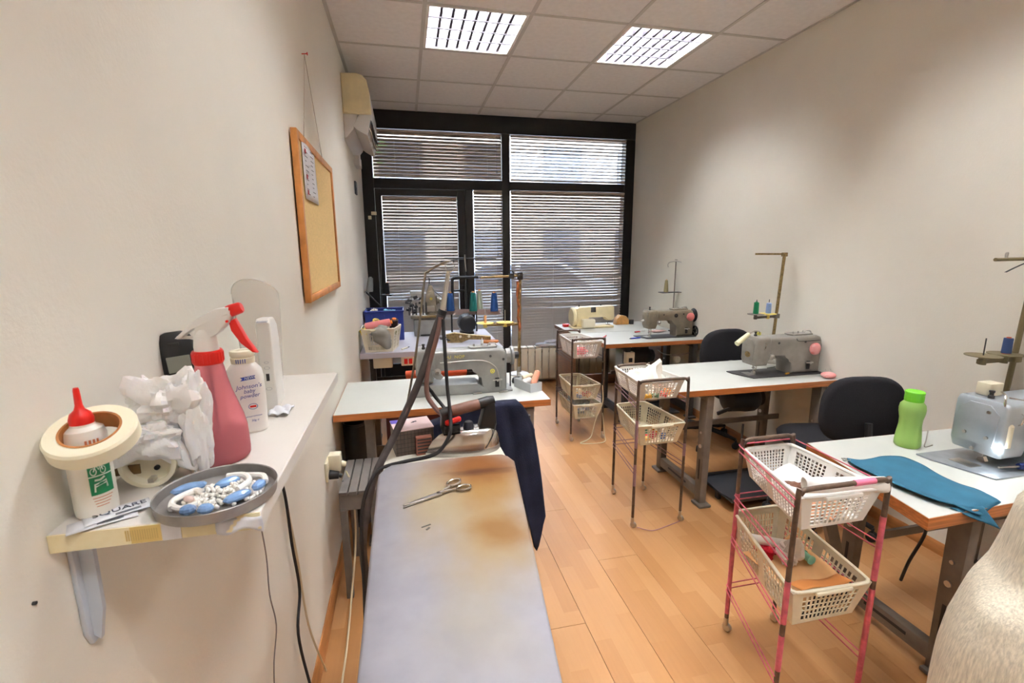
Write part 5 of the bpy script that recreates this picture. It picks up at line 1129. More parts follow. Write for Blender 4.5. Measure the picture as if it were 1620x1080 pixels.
MB().box((0.085, -0.018, 0.113), (0.052, 0.014, 0.018), rot(0, -0.22, 0), bev=0.007, seg=3).build('steam_lever', RED, ir)
m = MB(); m.box((0.082, -0.014, 0.088), (0.05, 0.02, 0.026), bev=0.004)
for xx in (0.07, 0.1): m.cyl((xx, -0.026, 0.086), (xx, -0.022, 0.086), 0.005, n=10)
m.build('valve_block', BLACK, ir)
MB().lathe([(0, 0), (0.017, 0), (0.017, 0.01), (0.013, 0.022), (0.011, 0.024), (0, 0.024)], (0.137, -0.004, 0.076), 14).build('dial_knob', mat('navy_knob', (38, 38, 52), 0.4), ir)
MB().tube([(0.18, -0.045, 0.02), (0.205, -0.035, 0.05), (0.225, -0.015, 0.085)], 0.0015, n=5).build('wire_clip', DARKSTEEL, ir)
# carton beside the iron
ct = thing('carton', 'small carton with pale pink top and violet spot beside the iron', 'carton', (-0.005, 1.475, RZ), math.radians(10))
MB().box((0.0, 0, 0.04), (0.12, 0.10, 0.08), bev=0.001, seg=1).build('box', mat('grey_mesh_card', (104, 92, 84), 0.7, var=0.1, scale=50), ct)
MB().box((0.0, 0, 0.0815), (0.122, 0.102, 0.003)).build('top_face', mat('pale_pink_card', (234, 208, 208), 0.6), ct)
m = MB()
for i in range(5): m.box((0, -0.0505, 0.012 + i * 0.014), (0.118, 0.001, 0.0012))
for i in range(11): m.box((-0.055 + i * 0.011, -0.0505, 0.04), (0.0012, 0.001, 0.076))
m.build('grid_lines', DARKSTEEL, ct, sharp=0)
MB().prism([(-0.061, 0.02), (-0.04, 0.018), (-0.03, 0.035), (-0.038, 0.05), (-0.061, 0.051)], 0.083, 0.0836, 'z').build('violet_spot', mat('violet_print', (88, 72, 160), 0.6), ct)
m = MB(); m.prism([(0.008, 0.01), (0.02, 0.013), (0.018, 0.02), (0.006, 0.016)], 0.083, 0.0836, 'z'); m.prism([(0.0, 0.006), (0.01, 0.008), (0.009, 0.012), (0.0, 0.010)], 0.083, 0.0836, 'z'); m.build('black_print', INK, ct)
pd = thing('slotted_pad', 'reddish brown slotted pad standing between carton and iron nose', 'pad', (0.030, 1.42, RZ), math.radians(8))
MB().box((0.0, 0, 0.03), (0.05, 0.02, 0.06), bev=0.003).build('pad', mat('terracotta', (146, 92, 76), 0.7), pd)
for i in range(5): MB().box((0, -0.0102, 0.01 + i * 0.0105), (0.042, 0.001, 0.004)).build('slot', DARKSTEEL, pd, sharp=0)

# hose support
hs = thing('hose_support', 'thin bent wire rod with a ring holding up the iron hoses', 'hose holder', (-0.051, 1.50, RZ - 0.002))
o_ = V((-0.051, 1.50, RZ - 0.002))
def W(x_, z_, y_=1.46): return V((x_, y_, z_)) - o_
MB().tube([V((0, 0, 0)), W(-0.02, 0.95, 1.49), W(0.02, 1.149), W(0.054, 1.365), W(0.066, 1.392), W(0.085, 1.405), W(0.116, 1.42), W(0.13, 1.423)], 0.0035, n=8).build('rod', mat('dull_wire', (132, 122, 106), 0.45, 0.6), hs)
MB().tube([W(0.132 + 0.014 * math.cos(t), 1.408 + 0.016 * math.sin(t)) for t in [i * PI / 8 for i in range(16)]], 0.0018, n=6, closed=True, k=2).build('ring', STEEL, hs)
m = MB(); m.cyl(W(0.128, 1.395), W(0.103, 1.265), 0.0062, 0.0085, n=10); m.build('spring_sleeve', mat('pale_sleeve', (188, 182, 170), 0.5), hs)
MB().cyl(W(0.107, 1.275), W(0.098, 1.25), 0.014, n=12).build('hose_clamp', BLACK, hs)
HOSE = mat('hose_rubber', (70, 62, 62), 0.6, var=0.15, scale=40)
tag(MB().tube([(0.10, 1.455, 1.26), (0.075, 1.45, 1.20), (0.025, 1.44, 1.06), (-0.05, 1.42, 0.91), (-0.115, 1.38, 0.80), (-0.145, 1.34, 0.70), (-0.16, 1.31, 0.60), (-0.155, 1.3, 0.45), (-0.165, 1.25, 0.2), (-0.18, 1.15, 0.014)], 0.0115, n=10).build('steam_hose', HOSE), 'thick dark brown steam hose sloping left from the clamp past the board edge', 'hose')
tag(MB().tube([(0.098, 1.445, 1.255), (0.085, 1.44, 1.20), (0.052, 1.44, 1.09), (0.047, 1.435, 1.02), (0.062, 1.43, 0.985), (0.088, 1.42, 0.955), (0.108, 1.41, 0.957)], 0.0075, n=8).build('steam_hose', mat('pinkish_hose', (132, 98, 90), 0.6)), 'thin pinkish brown hose looping from the clamp down to the iron handle', 'hose')
tag(MB().tube([(0.094, 1.46, 1.252), (0.070, 1.46, 1.16), (0.050, 1.46, 1.05), (0.064, 1.455, 1.015), (0.085, 1.45, 0.985), (0.115, 1.43, 0.955), (0.16, 1.42, 0.962)], 0.0055, n=8).build('steam_hose', RUBBER), 'black hose looping behind the pinkish hose to the iron handle', 'hose')
tag(MB().tube([(0.104, 1.44, 1.25), (0.106, 1.43, 1.16), (0.108, 1.41, 1.05), (0.112, 1.385, 0.97), (0.108, 1.35, 0.92), (0.08, 1.338, 0.875), (0.045, 1.335, 0.856), (-0.03, 1.345, 0.842), (-0.10, 1.345, 0.825), (-0.140, 1.32, 0.775), (-0.158, 1.30, 0.68), (-0.158, 1.26, 0.5), (-0.16, 1.2, 0.3)], 0.0055, n=8).build('power_cord', RUBBER), 'black iron cord hanging straight from the clamp then turning left over the board end', 'cable')

# ------------------------------------------------------------------ chairs
def superloop(a, b, z, n=30, p=3.2, c=(0, 0)):
    return [(c[0] + q[0], c[1] + q[1], z) for q in oval(a, b, 0, n, p)]
def office_chair(label, x, y, rz, zs=0.45, zb=0.70, bwid=0.215, bh=0.165, tilt=0.12, base=True, group='black office chairs'):
    t = thing('office_chair', label, 'chair', (x, y, 0), rz, group)
    MB().loft([superloop(0.19, 0.18, zs - 0.03), superloop(0.215, 0.205, zs - 0.018), superloop(0.22, 0.21, zs + 0.01), superloop(0.205, 0.195, zs + 0.028), superloop(0.16, 0.15, zs + 0.034)]).build('seat', FABRIC_BLACK, t, sharp=70)
    M_ = Matrix.Translation((0, -0.23, zb)) @ Matrix.Rotation(tilt, 4, 'X')
    lo_ = []
    for yy, s_ in ((-0.03, 0.86), (-0.022, 0.97), (0.0, 1.0), (0.02, 0.97), (0.03, 0.85)):
        lp = []
        for q in oval(bwid * s_, bh * s_, 0, 36, 3.0):
            tz_ = q[1] / bh; wx_ = q[0] * (1 - 0.06 * tz_)
            lp.append(M_ @ V((wx_, yy - 0.45 * (wx_ ** 2) * -1 * 1.0 + 0.0, q[1])))
        lo_.append(lp)
    MB().loft(lo_).build('backrest', FABRIC_BLACK, t, sharp=70)
    MB().tube([(0, -0.02, zs - 0.04), (0, -0.26, zs - 0.045), (0, -0.29, zs + 0.02), (0, -0.268, zb - 0.05)], 0.016, n=8).build('back_bar', BLACK, t)
    MB().cyl((0, 0, zs - 0.03), (0, 0, 0.12), 0.024, 0.03, n=14).build('gas_column', BLACK, t)
    if base:
        for i in range(5):
            a = i * 2 * PI / 5 + 0.3
            c, s_ = math.cos(a), math.sin(a)
            MB().tube([(0.03 * c, 0.03 * s_, 0.11), (0.14 * c, 0.14 * s_, 0.095), (0.25 * c, 0.25 * s_, 0.07)], [0.022, 0.018, 0.013], n=8).build('base_leg', BLACK, t)
            m = MB()
            for q in (-0.012, 0.012): m.lathe([(0, -0.008), (0.02, -0.008), (0.024, -0.004), (0.024, 0.004), (0.02, 0.008), (0, 0.008)], (0.25 * c - q * s_, 0.25 * s_ + q * c, 0.024), 14, Matrix.Rotation(a, 4, 'Z') @ AY)
            m.cyl((0.25 * c, 0.25 * s_, 0.024), (0.25 * c, 0.25 * s_, 0.07), 0.007, n=8)
            m.build('caster', BLACK, t)
    return t
office_chair('black office chair behind the warm grey machine, facing the far right table', 2.185, 3.06, math.radians(-2), zb=0.745, tilt=-0.08, bwid=0.20)
office_chair('black office chair between the two nearer right tables, back to the camera', 2.145, 1.945, math.radians(-14), zb=0.70, tilt=-0.05, bwid=0.195)
# chair at the left table with a jacket
oc = thing('work_chair', 'dark work chair under the navy jacket in front of the left table', 'chair', (0.285, 1.93, 0))
MB().loft([superloop(0.19, 0.16, 0.44), superloop(0.2, 0.17, 0.46), superloop(0.19, 0.16, 0.475)]).build('seat', mat('maroon_seat', (90, 34, 34), 0.8), oc)
for sx in (-0.17, 0.17):
    MB().tube([(sx, -0.16, 0.0), (sx, -0.15, 0.45), (sx, -0.155, 0.6), (sx, -0.165, 0.80)], 0.012, n=8).build('rear_leg', DARKSTEEL, oc)
    MB().tube([(sx, 0.14, 0.0), (sx, 0.13, 0.45)], 0.012, n=8, smooth=False).build('front_leg', DARKSTEEL, oc)
MB().prism([(-0.18, 0.56), (0.18, 0.56), (0.18, 0.76), (0.16, 0.80), (-0.16, 0.80), (-0.18, 0.76)], -0.185, -0.165, 'y', bev=0.006).build('backrest', FABRIC_BLACK, oc)
NAVY = mat('navy_cloth', (32, 35, 54), 0.9, var=0.2, scale=12, bump=0.4, bscale=300, spec=0.2)
def jacket(u, v):
    # u: across left to right, v: from back hem (window side) over the top to the front hem
    x_ = -0.24 + 0.42 * u
    ytop = -0.175
    L_ = (v - 0.30) / 0.70
    drop = 0.36 + 0.22 * math.exp(-((u - 0.90) / 0.07) ** 2) - 0.05 * max(0, u - 0.96) * 20
    shoulder = 0.855 - 0.16 * max(0, 0.42 - u) ** 1.1 * 1.1 - 0.6 * max(0, u - 0.86) ** 1.4 * 3
    n = noise.noise(V((u * 4.5, v * 1.2, 1.0))) * 0.022 + noise.noise(V((u * 11, v * 3, 4.0))) * 0.008
    if v < 0.30:
        k = v / 0.30; z = shoulder - 0.25 * (1 - k) ** 1.3; y_ = ytop + 0.035 + 0.03 * (1 - k) + n
    else:
        z = shoulder - drop * L_ ** 1.25; y_ = ytop - 0.035 - 0.05 * L_ * (0.5 + 0.5 * math.sin(u * 9)) + n
        x_ += 0.05 * L_ * (u - 0.2)
    if 0.24 < v < 0.36: z += 0.012
    return (x_, y_, z)
jk = MB().surf(jacket, 44, 36).build('jacket', NAVY, None, solid=0.006, sharp=0)
for p in jk.data.polygons: p.use_smooth = True
jk.location = (0.29, 1.93, 0); tag(jk, 'dark navy jacket draped over the chair behind the ironing board', 'jacket')
# orange chair at the corner table
rc = thing('wooden_chair', 'chair with orange-red padded back rail between the left table and corner table', 'chair', (0.18, 3.36, 0))
ORG = mat('orange_vinyl', (196, 84, 52), 0.5)
MB().tube([(-0.21, -0.06, 0.60), (-0.1, -0.075, 0.607), (0.1, -0.075, 0.607), (0.21, -0.06, 0.60)], 0.028, n=10).build('back_rail', ORG, rc)
MB().box((0, 0.14, 0.43), (0.4, 0.36, 0.04), bev=0.015, seg=3).build('seat', ORG, rc)
for sx in (-0.19, 0.19):
    MB().tube([(sx, -0.06, 0.0), (sx, -0.04, 0.42), (sx, -0.06, 0.6)], 0.014, n=8).build('rear_leg', mat('light_wood', (196, 150, 96), 0.5), rc)
    MB().tube([(sx * 0.9, 0.3, 0.0), (sx * 0.9, 0.28, 0.42)], 0.014, n=8, smooth=False).build('front_leg', MATS['light_wood'], rc)
# low grey stool and bin under the left table
st = thing('slatted_stool', 'low grey painted slatted stool against the left wall under the table', 'stool', (-0.235, 2.04, 0.03))
GP = mat('grey_paint', (112, 106, 102), 0.6, var=0.12, scale=10)
for i in range(4): MB().box((-0.057 + 0.038 * i, 0.0, 0.452), (0.034, 0.32, 0.016), bev=0.002, seg=1).build('slat', GP, st)
for sy in (-0.145, 0.145):
    MB().box((0, sy, 0.41), (0.15, 0.02, 0.068), bev=0.002, seg=1).build('apron', GP, st)
    for sx in (-0.06, 0.06): MB().box((sx, sy, 0.175), (0.028, 0.028, 0.41), bev=0.002, seg=1).build('leg', GP, st)
bn = thing('waste_bin', 'black plastic bin standing at the wall beneath the left table', 'bin', (-0.295, 2.50, 0))
bn.scale = (0.6, 0.9, 1)
MB().lathe([(0, 0.01), (0.085, 0.01), (0.09, 0.02), (0.11, 0.58), (0.115, 0.585), (0.115, 0.595), (0.105, 0.595), (0.10, 0.56), (0.083, 0.03), (0, 0.025)], (0, 0, -0.01), 26).build('shell', BLACK, bn)

# ------------------------------------------------------------------ baskets and trolleys
def lattice(mb, c, nu, nv, mu, mv, bw_=0.0035, th=0.0022, split=None):
    """c: corners bl, br, tr, tl of a wall; bars plus solid margins"""
    bl, br, tr, tl = [V(p) for p in c]
    nrm = (br - bl).cross(tl - bl).normalized()
    def P(u, v): return (bl * (1 - u) + br * u) * (1 - v) + (tl * (1 - u) + tr * u) * v
    def quad(u0, u1, v0, v1):
        a = [P(u0, v0), P(u1, v0), P(u1, v1), P(u0, v1)]
        A = [mb.bm.verts.new(p - nrm * th / 2) for p in a]; B = [mb.bm.verts.new(p + nrm * th / 2) for p in a]
        mb.bridge(A, B); mb.cap(A, True); mb.cap(B)
    quad(0, mu, 0, 1); quad(1 - mu, 1, 0, 1); quad(mu, 1 - mu, 0, mv[0]); quad(mu, 1 - mu, 1 - mv[1], 1)
    for i in range(1, nu):
        u = mu + (1 - 2 * mu) * i / nu; w = 0.0016 / (br - bl).length * 1.6
        ww = w * (7 if split and i in split else 1)
        quad(u - ww, u + ww, mv[0], 1 - mv[1])
    for j in range(1, nv):
        v = mv[0] + (1 - mv[0] - mv[1]) * j / nv; w = 0.0016 / (tl - bl).length
        quad(mu, 1 - mu, v - w, v + w)
def basket(name, label, rim, zr, zb, mt, shrink=0.78, nl=16, ns=10, nv=6, group='openwork plastic baskets on the trolleys'):
    """rim: FL, FR, BR, BL in plan"""
    cx = sum(p[0] for p in rim) / 4; cy = sum(p[1] for p in rim) / 4
    t = thing(name, label, 'basket', (cx, cy, zb), 0, group)
    z_r = zr if isinstance(zr, (list, tuple)) else [zr] * 4
    R3 = [V((p[0] - cx, p[1] - cy, z - zb)) for p, z in zip(rim, z_r)]
    B3 = [V(((p[0] - cx) * shrink, (p[1] - cy) * (shrink + 0.08), 0.0)) for p in rim]
    for i, nm in ((0, 'front_wall'), (1, 'side_wall'), (2, 'back_wall'), (3, 'side_wall')):
        j = (i + 1) % 4
        m = MB(); long_ = i in (1, 3)
        lattice(m, (B3[i], B3[j], R3[j], R3[i]), nl if long_ else ns, nv, 0.10 if long_ else 0.13, (0.1, 0.16), split=(nl // 2,) if long_ else None)
        m.build(nm, mt, t, sharp=0)
    m = MB(); A = [m.bm.verts.new(p) for p in B3]; B = [m.bm.verts.new(p + V((0, 0, 0.003))) for p in B3]; m.bridge(A, B); m.cap(A, True); m.cap(B); m.build('bottom', mt, t, sharp=0)
    pts = []
    for i in range(4):
        p, a, b = R3[i], R3[i - 1], R3[(i + 1) % 4]
        da, db = (a - p).normalized(), (b - p).normalized()
        pts += [p + da * 0.03, p + da * 0.008 + db * 0.008, p + db * 0.03]
        pts += [p + (b - p) * 0.5]
    m = MB(); m.tube(pts, 0.0055, n=8, closed=True, k=3); m.build('rim', mt, t)
    m = MB(); mid = (R3[0] + R3[1]) / 2; m.box(mid + V((0, -0.004, -0.008)), ((R3[1] - R3[0]).length * 0.45, 0.012, 0.012), bev=0.003); m.build('grip', mt, t)
    return t
def trolley(label, F, B, hf, hb, tube, wire, levels, wm, tail=0.0, bands=None, ends=True):
    """F/B: ((xl,y),(xr,y)) of the front and back frames"""
    ox = (F[0][0] + F[1][0]) / 2; oy = (F[0][1] + B[0][1]) / 2
    t = thing('basket_trolley', label, 'trolley', (ox, oy, 0), 0, 'tubular trolleys with wire rails')
    for nm, E, h in (('front_frame', F, hf), ('back_frame', B, hb)):
        l, r = V((E[0][0] - ox, E[0][1] - oy, 0)), V((E[1][0] - ox, E[1][1] - oy, 0)); dx = (r - l).normalized()
        up = V((0, 0, 1)); q = 0.03
        pts = [l + up * 0.045, l + up * 0.3, l + up * (h - q - 0.01), l + up * (h - 0.35 * q) + dx * 0.3 * q, l + up * h + dx * q, (l + r) / 2 + up * h, r + up * h - dx * q, r + up * (h - 0.35 * q) - dx * 0.3 * q, r + up * (h - q - 0.01), r + up * 0.3, r + up * 0.045]
        MB().tube(pts, 0.0075, n=10, k=5).build(nm, tube, t)
        for p in (l, r):
            m = MB(); m.cyl(p + up * 0.028, p + up * 0.06, 0.008, n=10); m.lathe([(0, -0.009), (0.013, -0.009), (0.0165, -0.005), (0.0165, 0.005), (0.013, 0.009), (0, 0.009)], p + V((0.006, 0.0, 0.0168)), 16, Matrix.Rotation(0.4, 4, 'Z') @ AX); m.build('caster', STEEL, t)
    for zf, zb_ in levels:
        FL, FR = V((F[0][0] - ox, F[0][1] - oy, zf)), V((F[1][0] - ox, F[1][1] - oy, zf)); BL, BR = V((B[0][0] - ox, B[0][1] - oy, zb_)), V((B[1][0] - ox, B[1][1] - oy, zb_))
        for dz, g in ((0, 0.0), (-0.022, 0.0)):
            d = V((0, 0, dz)); ex = V((-0.009, 0, 0))
            MB().tube([FL + ex + d, BL + ex + d + V((0, 0.004, 0)), BL + d + V((0.0, 0.011, 0)), BR + d + V((0.0, 0.011, 0)), BR - ex + d + V((0, 0.004, 0)), FR - ex + d], 0.0024, n=6, smooth=False).build('wire_rail', wm, t)
    if bands:
        for E, side, z0, z1 in bands:
            p = E[side]; MB().cyl((p[0] - ox, p[1] - oy, z0), (p[0] - ox, p[1] - oy, z1), 0.0082, n=10).build('pink_paint', PINKTUBE if wm is PINKTUBE else mat('mauve_paint', (138, 104, 112), 0.5), t)
    return t
# far trolley
F1, B1 = ((1.186, 3.27), (1.445, 3.27)), ((1.196, 3.66), (1.39, 3.66))
trolley('brown tubular trolley with three baskets beside the far right table', F1, B1, 0.80, 0.80, BROWNTUBE, DARKSTEEL, ((0.655, 0.655), (0.335, 0.335)), DARKSTEEL)
b1 = basket('plastic_basket', 'white openwork basket on top of the far brown trolley', [(1.196, 3.285), (1.43, 3.285), (1.385, 3.64), (1.205, 3.64)], 0.775, 0.645, WPLASTIC)
b2 = basket('plastic_basket', 'cream openwork basket in the middle of the far brown trolley', [(1.196, 3.285), (1.43, 3.285), (1.385, 3.64), (1.205, 3.64)], 0.435, 0.318, IVORY)
b3 = basket('plastic_basket', 'cream openwork basket at the bottom of the far brown trolley', [(1.20, 3.255), (1.43, 3.255), (1.39, 3.64), (1.205, 3.64)], 0.29, 0.172, IVORY, ns=8, nv=3)
# middle trolley
F2, B2 = ((1.115, 2.095), (1.395, 2.095)), ((1.163, 2.45), (1.362, 2.45))
trolley('brown tubular trolley with two baskets beside the middle right table', F2, B2, 0.805, 0.80, BROWNTUBE, mat('mauve_wire', (132, 96, 104), 0.5), ((0.69, 0.70), (0.43, 0.44), (0.335, 0.335)), MATS['mauve_wire'], bands=((F2, 0, 0.24, 0.36), (F2, 1, 0.38, 0.45), (F2, 0, 0.45, 0.6)))
b4 = basket('plastic_basket', 'white openwork basket holding white cloth on the middle trolley', [(1.126, 2.115), (1.385, 2.115), (1.352, 2.455), (1.148, 2.455)], 0.795, 0.69, WPLASTIC)
b5 = basket('plastic_basket', 'cream openwork basket in the lower rails of the middle trolley', [(1.122, 2.09), (1.39, 2.09), (1.352, 2.455), (1.168, 2.455)], 0.567, 0.452, IVORY)
# near trolley
F3, B3_ = ((1.028, 1.0), (1.338, 1.0)), ((1.145, 1.372), (1.360, 1.372))
trolley('pink and brown tubular trolley with two baskets nearest the camera', F3, B3_, 0.80, 0.785, BROWNTUBE, PINKTUBE, ((0.775, 0.765), (0.59, 0.57), (0.40, 0.41), (0.2, 0.2)), PINKTUBE, bands=((F3, 0, 0.06, 0.16), (F3, 0, 0.22, 0.34), (F3, 0, 0.38, 0.52), (F3, 1, 0.06, 0.44), (F3, 1, 0.47, 0.68), (B3_, 0, 0.08, 0.58), (B3_, 1, 0.2, 0.62)))
MB().cyl((1.215 - 1.183, 1.0 - 1.186, 0.80), (1.285 - 1.183, 1.0 - 1.186, 0.80), 0.0088, n=12).build('pink_grip', mat('pink_paint', (226, 120, 150), 0.5), next(o for o in COL.objects if o.name.startswith('basket_trolley') and 'pink' in o['label']))
b6 = basket('plastic_basket', 'white openwork basket with a paper roll on the pink trolley', [(1.045, 1.005), (1.325, 1.005), (1.352, 1.375), (1.155, 1.375)], (0.772, 0.768, 0.750, 0.750), 0.655, WPLASTIC, nl=17, ns=11, nv=7)
b7 = basket('plastic_basket', 'cream openwork basket full of brown paper low on the pink trolley', [(1.045, 0.995), (1.325, 0.995), (1.352, 1.39), (1.150, 1.39)], (0.478, 0.468, 0.495, 0.495), 0.345, IVORY, nl=18, ns=12, nv=5)

# basket contents
def cloth(name, label, loc, s, seed, col, cat='cloth', fold=0.45, spike=None, rough=0.9, group=None, u=26, v=16):
    mt = mat('cloth_%d_%d_%d' % col, col, rough, bump=0.3, bscale=200, spec=0.25)
    o = crumple(name, (0, 0, s[2] * 0.92), s, seed, fold, u, v, spike).build(name, mt, None, sharp=35)
    o.location = loc; return tag(o, label, cat, group)
cloth('white_cloth', 'crumpled white cloth rising from the white basket on the middle trolley', (1.262, 2.30, 0.695), (0.098, 0.12, 0.062), 2.2, (238, 232, 220), spike=(((0.02, -0.03, 0.075), 12),))
cloth('cloth_scrap', 'red and pink cloth scrap inside the white basket on the far trolley', (1.29, 3.40, 0.65), (0.07, 0.06, 0.032), 5.5, (226, 70, 84))
cloth('cloth_scrap', 'pale cloth scrap behind the red one on the far trolley', (1.30, 3.54, 0.65), (0.06, 0.06, 0.03), 6.5, (226, 218, 214))
cloth('cloth_scrap', 'grey-blue cloth scrap in the bottom basket of the far trolley', (1.30, 3.42, 0.177), (0.085, 0.13, 0.062), 8.5, (176, 184, 190))
PALN = ['red', 'teal', 'orange', 'white', 'blue', 'yellow', 'sage green', 'crimson']
PAL = [(222, 74, 70), (44, 140, 120), (234, 150, 60), (240, 236, 226), (60, 110, 180), (236, 190, 90), (130, 180, 150), (196, 60, 90)]
def spools_in(bx, by, z, wx, wy, n, label, seed):
    r_ = random.Random(seed); pts = []
    for _ in range(400):
        if len(pts) == n: break
        p = (bx + r_.uniform(-wx, wx), by + r_.uniform(-wy, wy))
        if all((p[0] - q[0]) ** 2 + (p[1] - q[1]) ** 2 > 0.0018 for q in pts): pts.append(p)
    for i, p in enumerate(pts):
        c = PAL[(i * 3 + seed) % len(PAL)]; mt = mat('spool_%d_%d_%d' % c, c, 0.7)
        a = r_.uniform(0, PI); d = V((math.cos(a), math.sin(a), 0)) * 0.019
        o = MB().cyl(-d * 0.85, d * 0.85, 0.0125, n=10).cyl(-d, -d * 0.8, 0.0155, n=10).cyl(d * 0.8, d, 0.0155, n=10).build('thread_spool', mt)
        o.location = (p[0], p[1], z + 0.0158); tag(o, 'small %s thread spool lying %s' % (PALN[(i * 3 + seed) % 8], label), 'thread', 'small thread spools ' + label)
spools_in(1.262, 2.19, 0.456, 0.085, 0.05, 8, 'in the lower basket of the middle trolley', 1)
spools_in(1.262, 2.165, 0.694, 0.08, 0.028, 5, 'under the white cloth on the middle trolley', 2)
spools_in(1.31, 3.36, 0.322, 0.075, 0.04, 7, 'in the middle basket of the far trolley', 4)
cloth('cloth_scrap', 'white cloth scrap heaped at the back of the lower middle trolley basket', (1.215, 2.34, 0.456), (0.045, 0.06, 0.03), 3.6, (226, 222, 214))
pr_ = thing('paper_roll', 'rolled white pattern paper lying across the top basket of the pink trolley', 'paper roll', (1.236, 1.047, 0.768), 0)
M_ = Matrix.Rotation(math.radians(-20), 4, 'Z') @ Matrix.Rotation(math.radians(86), 4, 'Y')
m = MB(); m.surf(lambda u, v: M_ @ V(((0.024 - 0.006 * u / 2) * math.cos(u * 4 * PI), (0.024 - 0.006 * u / 2) * math.sin(u * 4 * PI), -0.11 + 0.22 * v)), 40, 6); m.build('roll', mat('pattern_paper', (240, 234, 228), 0.7), pr_, solid=0.0008)
m = MB(); m.surf(lambda u, v: (-0.13 + 0.24 * u, -0.06 + 0.20 * v, 0.012 * math.sin(u * 5 + v * 3) + 0.012 * v), 16, 10); o = m.build('pattern_paper', MATS['pattern_paper'], None, solid=0.0008); o.location = (1.225, 1.17, 0.69); o.rotation_euler = (0, 0, 0.1); o.scale = (0.72, 0.9, 1); tag(o, 'loose white pattern sheet under the paper roll in the pink trolley', 'paper')
cloth('cloth_scrap', 'peach cloth piece in the front of the pink trolley top basket', (1.19, 1.075, 0.660), (0.09, 0.05, 0.026), 4.4, (232, 176, 140))
cloth('cloth_scrap', 'dark brown cloth piece beside the peach cloth in the pink trolley', (1.225, 1.20, 0.660), (0.06, 0.05, 0.02), 5.9, (96, 66, 52))
KRAFT = mat('kraft_paper', (206, 158, 106), 0.8, var=0.06, scale=10)
m = MB(); m.surf(lambda u, v: (-0.098 + 0.19 * u - 0.02 * v, -0.13 + 0.26 * v, 0.02 + 0.035 * v + 0.05 * max(0, u - 0.8) * 5 * 0.7 + 0.006 * math.sin(u * 6 + v * 4)), 16, 16); o = m.build('kraft_sheet', KRAFT, None, solid=0.001); o.location = (1.225, 1.15, 0.36); tag(o, 'folded brown kraft paper filling the low basket of the pink trolley', 'paper')
m = MB(); m.prism([(-0.085, 0.0), (0.075, 0.0), (0.09, 0.085), (-0.04, 0.09)], -0.002, 0.002, 'y'); o = m.build('black_card', BLACK, None); o.location = (1.20, 1.028, 0.352); tag(o, 'black card upright behind the front of the low pink trolley basket', 'card')
m = MB(); m.surf(lambda u, v: (-0.09 + 0.18 * u, -0.02 + 0.05 * v, 0.1 - 0.012 * v + 0.006 * math.sin(u * 7)), 14, 4); o = m.build('brown_envelope', mat('orange_kraft', (214, 140, 76), 0.8), None, solid=0.001); o.location = (1.20, 1.045, 0.352); tag(o, 'orange-brown folded paper on top of the black card', 'paper')
cloth('cloth_scrap', 'crimson cloth crumpled at the back of the low pink trolley basket', (1.195, 1.27, 0.372), (0.05, 0.045, 0.036), 6.1, (186, 30, 48))
cloth('cloth_scrap', 'white cloth crumpled beside the crimson one in the low basket', (1.225, 1.20, 0.405), (0.04, 0.05, 0.04), 7.3, (236, 230, 224), spike=(((0.0, -0.02, 0.05), 8),))
o = MB().lathe([(0, 0), (0.016, 0), (0.016, 0.18), (0, 0.18)], (0, 0, 0), 14, rot(math.radians(80), 0, math.radians(40))).build('white_tube', WPLASTIC); o.location = (1.15, 1.33, 0.43); tag(o, 'white tube lying across the back corner of the low pink trolley basket', 'tube')
spools_in(1.262, 1.165, 0.42, 0.02, 0.015, 1, 'on the brown paper of the pink trolley', 6)
cd = cable('cream_cable', 'cream flex dangling from the far trolley down to the floor', [(1.425, 3.245, 0.44), (1.425, 3.235, 0.30), (1.37, 3.225, 0.18), (1.33, 3.22, 0.04), (1.24, 3.2, 0.006), (1.42, 3.18, 0.006), (1.45, 3.24, 0.05), (1.43, 3.24, 0.22)], 0.004, CREAMC)
o = MB().tube([(1.13, 2.07, 0.015), (1.2, 2.04, 0.004), (1.3, 2.06, 0.004), (1.385, 2.075, 0.012)], 0.0018, n=5).build('mauve_string', mat('mauve_string', (176, 130, 150), 0.8)); tag(o, 'mauve string sagging between the front wheels of the middle trolley', 'string')

# basket, cap and crate on the corner table
basket('plastic_basket', 'cream basket heaped with sewing odds at the left wall on the corner table', [(-0.345, 3.62), (-0.105, 3.62), (-0.055, 3.84), (-0.35, 3.84)], 0.88, T, IVORY, nl=10, ns=12, nv=5, shrink=0.82)
cr_ = thing('storage_crate', 'blue plastic crate behind the cream basket in the corner', 'crate', (-0.195, 4.22, T))
BLU = mat('blue_plastic', (34, 50, 122), 0.4)
m = MB()
m.box((0, 0, 0.005), (0.31, 0.24, 0.01))
for sx in (-1, 1): m.box((sx * 0.155, 0, 0.125), (0.006, 0.24, 0.25))
m.box((0, 0.12, 0.125), (0.31, 0.006, 0.25)); m.box((0, -0.12, 0.125), (0.31, 0.006, 0.25))
m.build('shell', BLU, cr_, sharp=0)
m = MB(); m.tube([(-0.16, -0.125, 0.25), (0.16, -0.125, 0.25), (0.16, 0.125, 0.25), (-0.16, 0.125, 0.25)], 0.008, n=6, closed=True, smooth=False); m.build('rim', BLU, cr_)
for a in (-0.1, 0.0, 0.1): MB().box((a, -0.125, 0.12), (0.006, 0.008, 0.2)).build('rib', BLU, cr_, sharp=0)
cloth('cloth_scrap', 'pale turquoise cloth in the blue crate', (-0.15, 4.2, T + 0.15), (0.09, 0.07, 0.06), 3.3, (140, 202, 224))
cloth('cloth_scrap', 'white cloth in the left of the blue crate', (-0.28, 4.2, T + 0.15), (0.05, 0.06, 0.06), 8.3, (226, 222, 210))
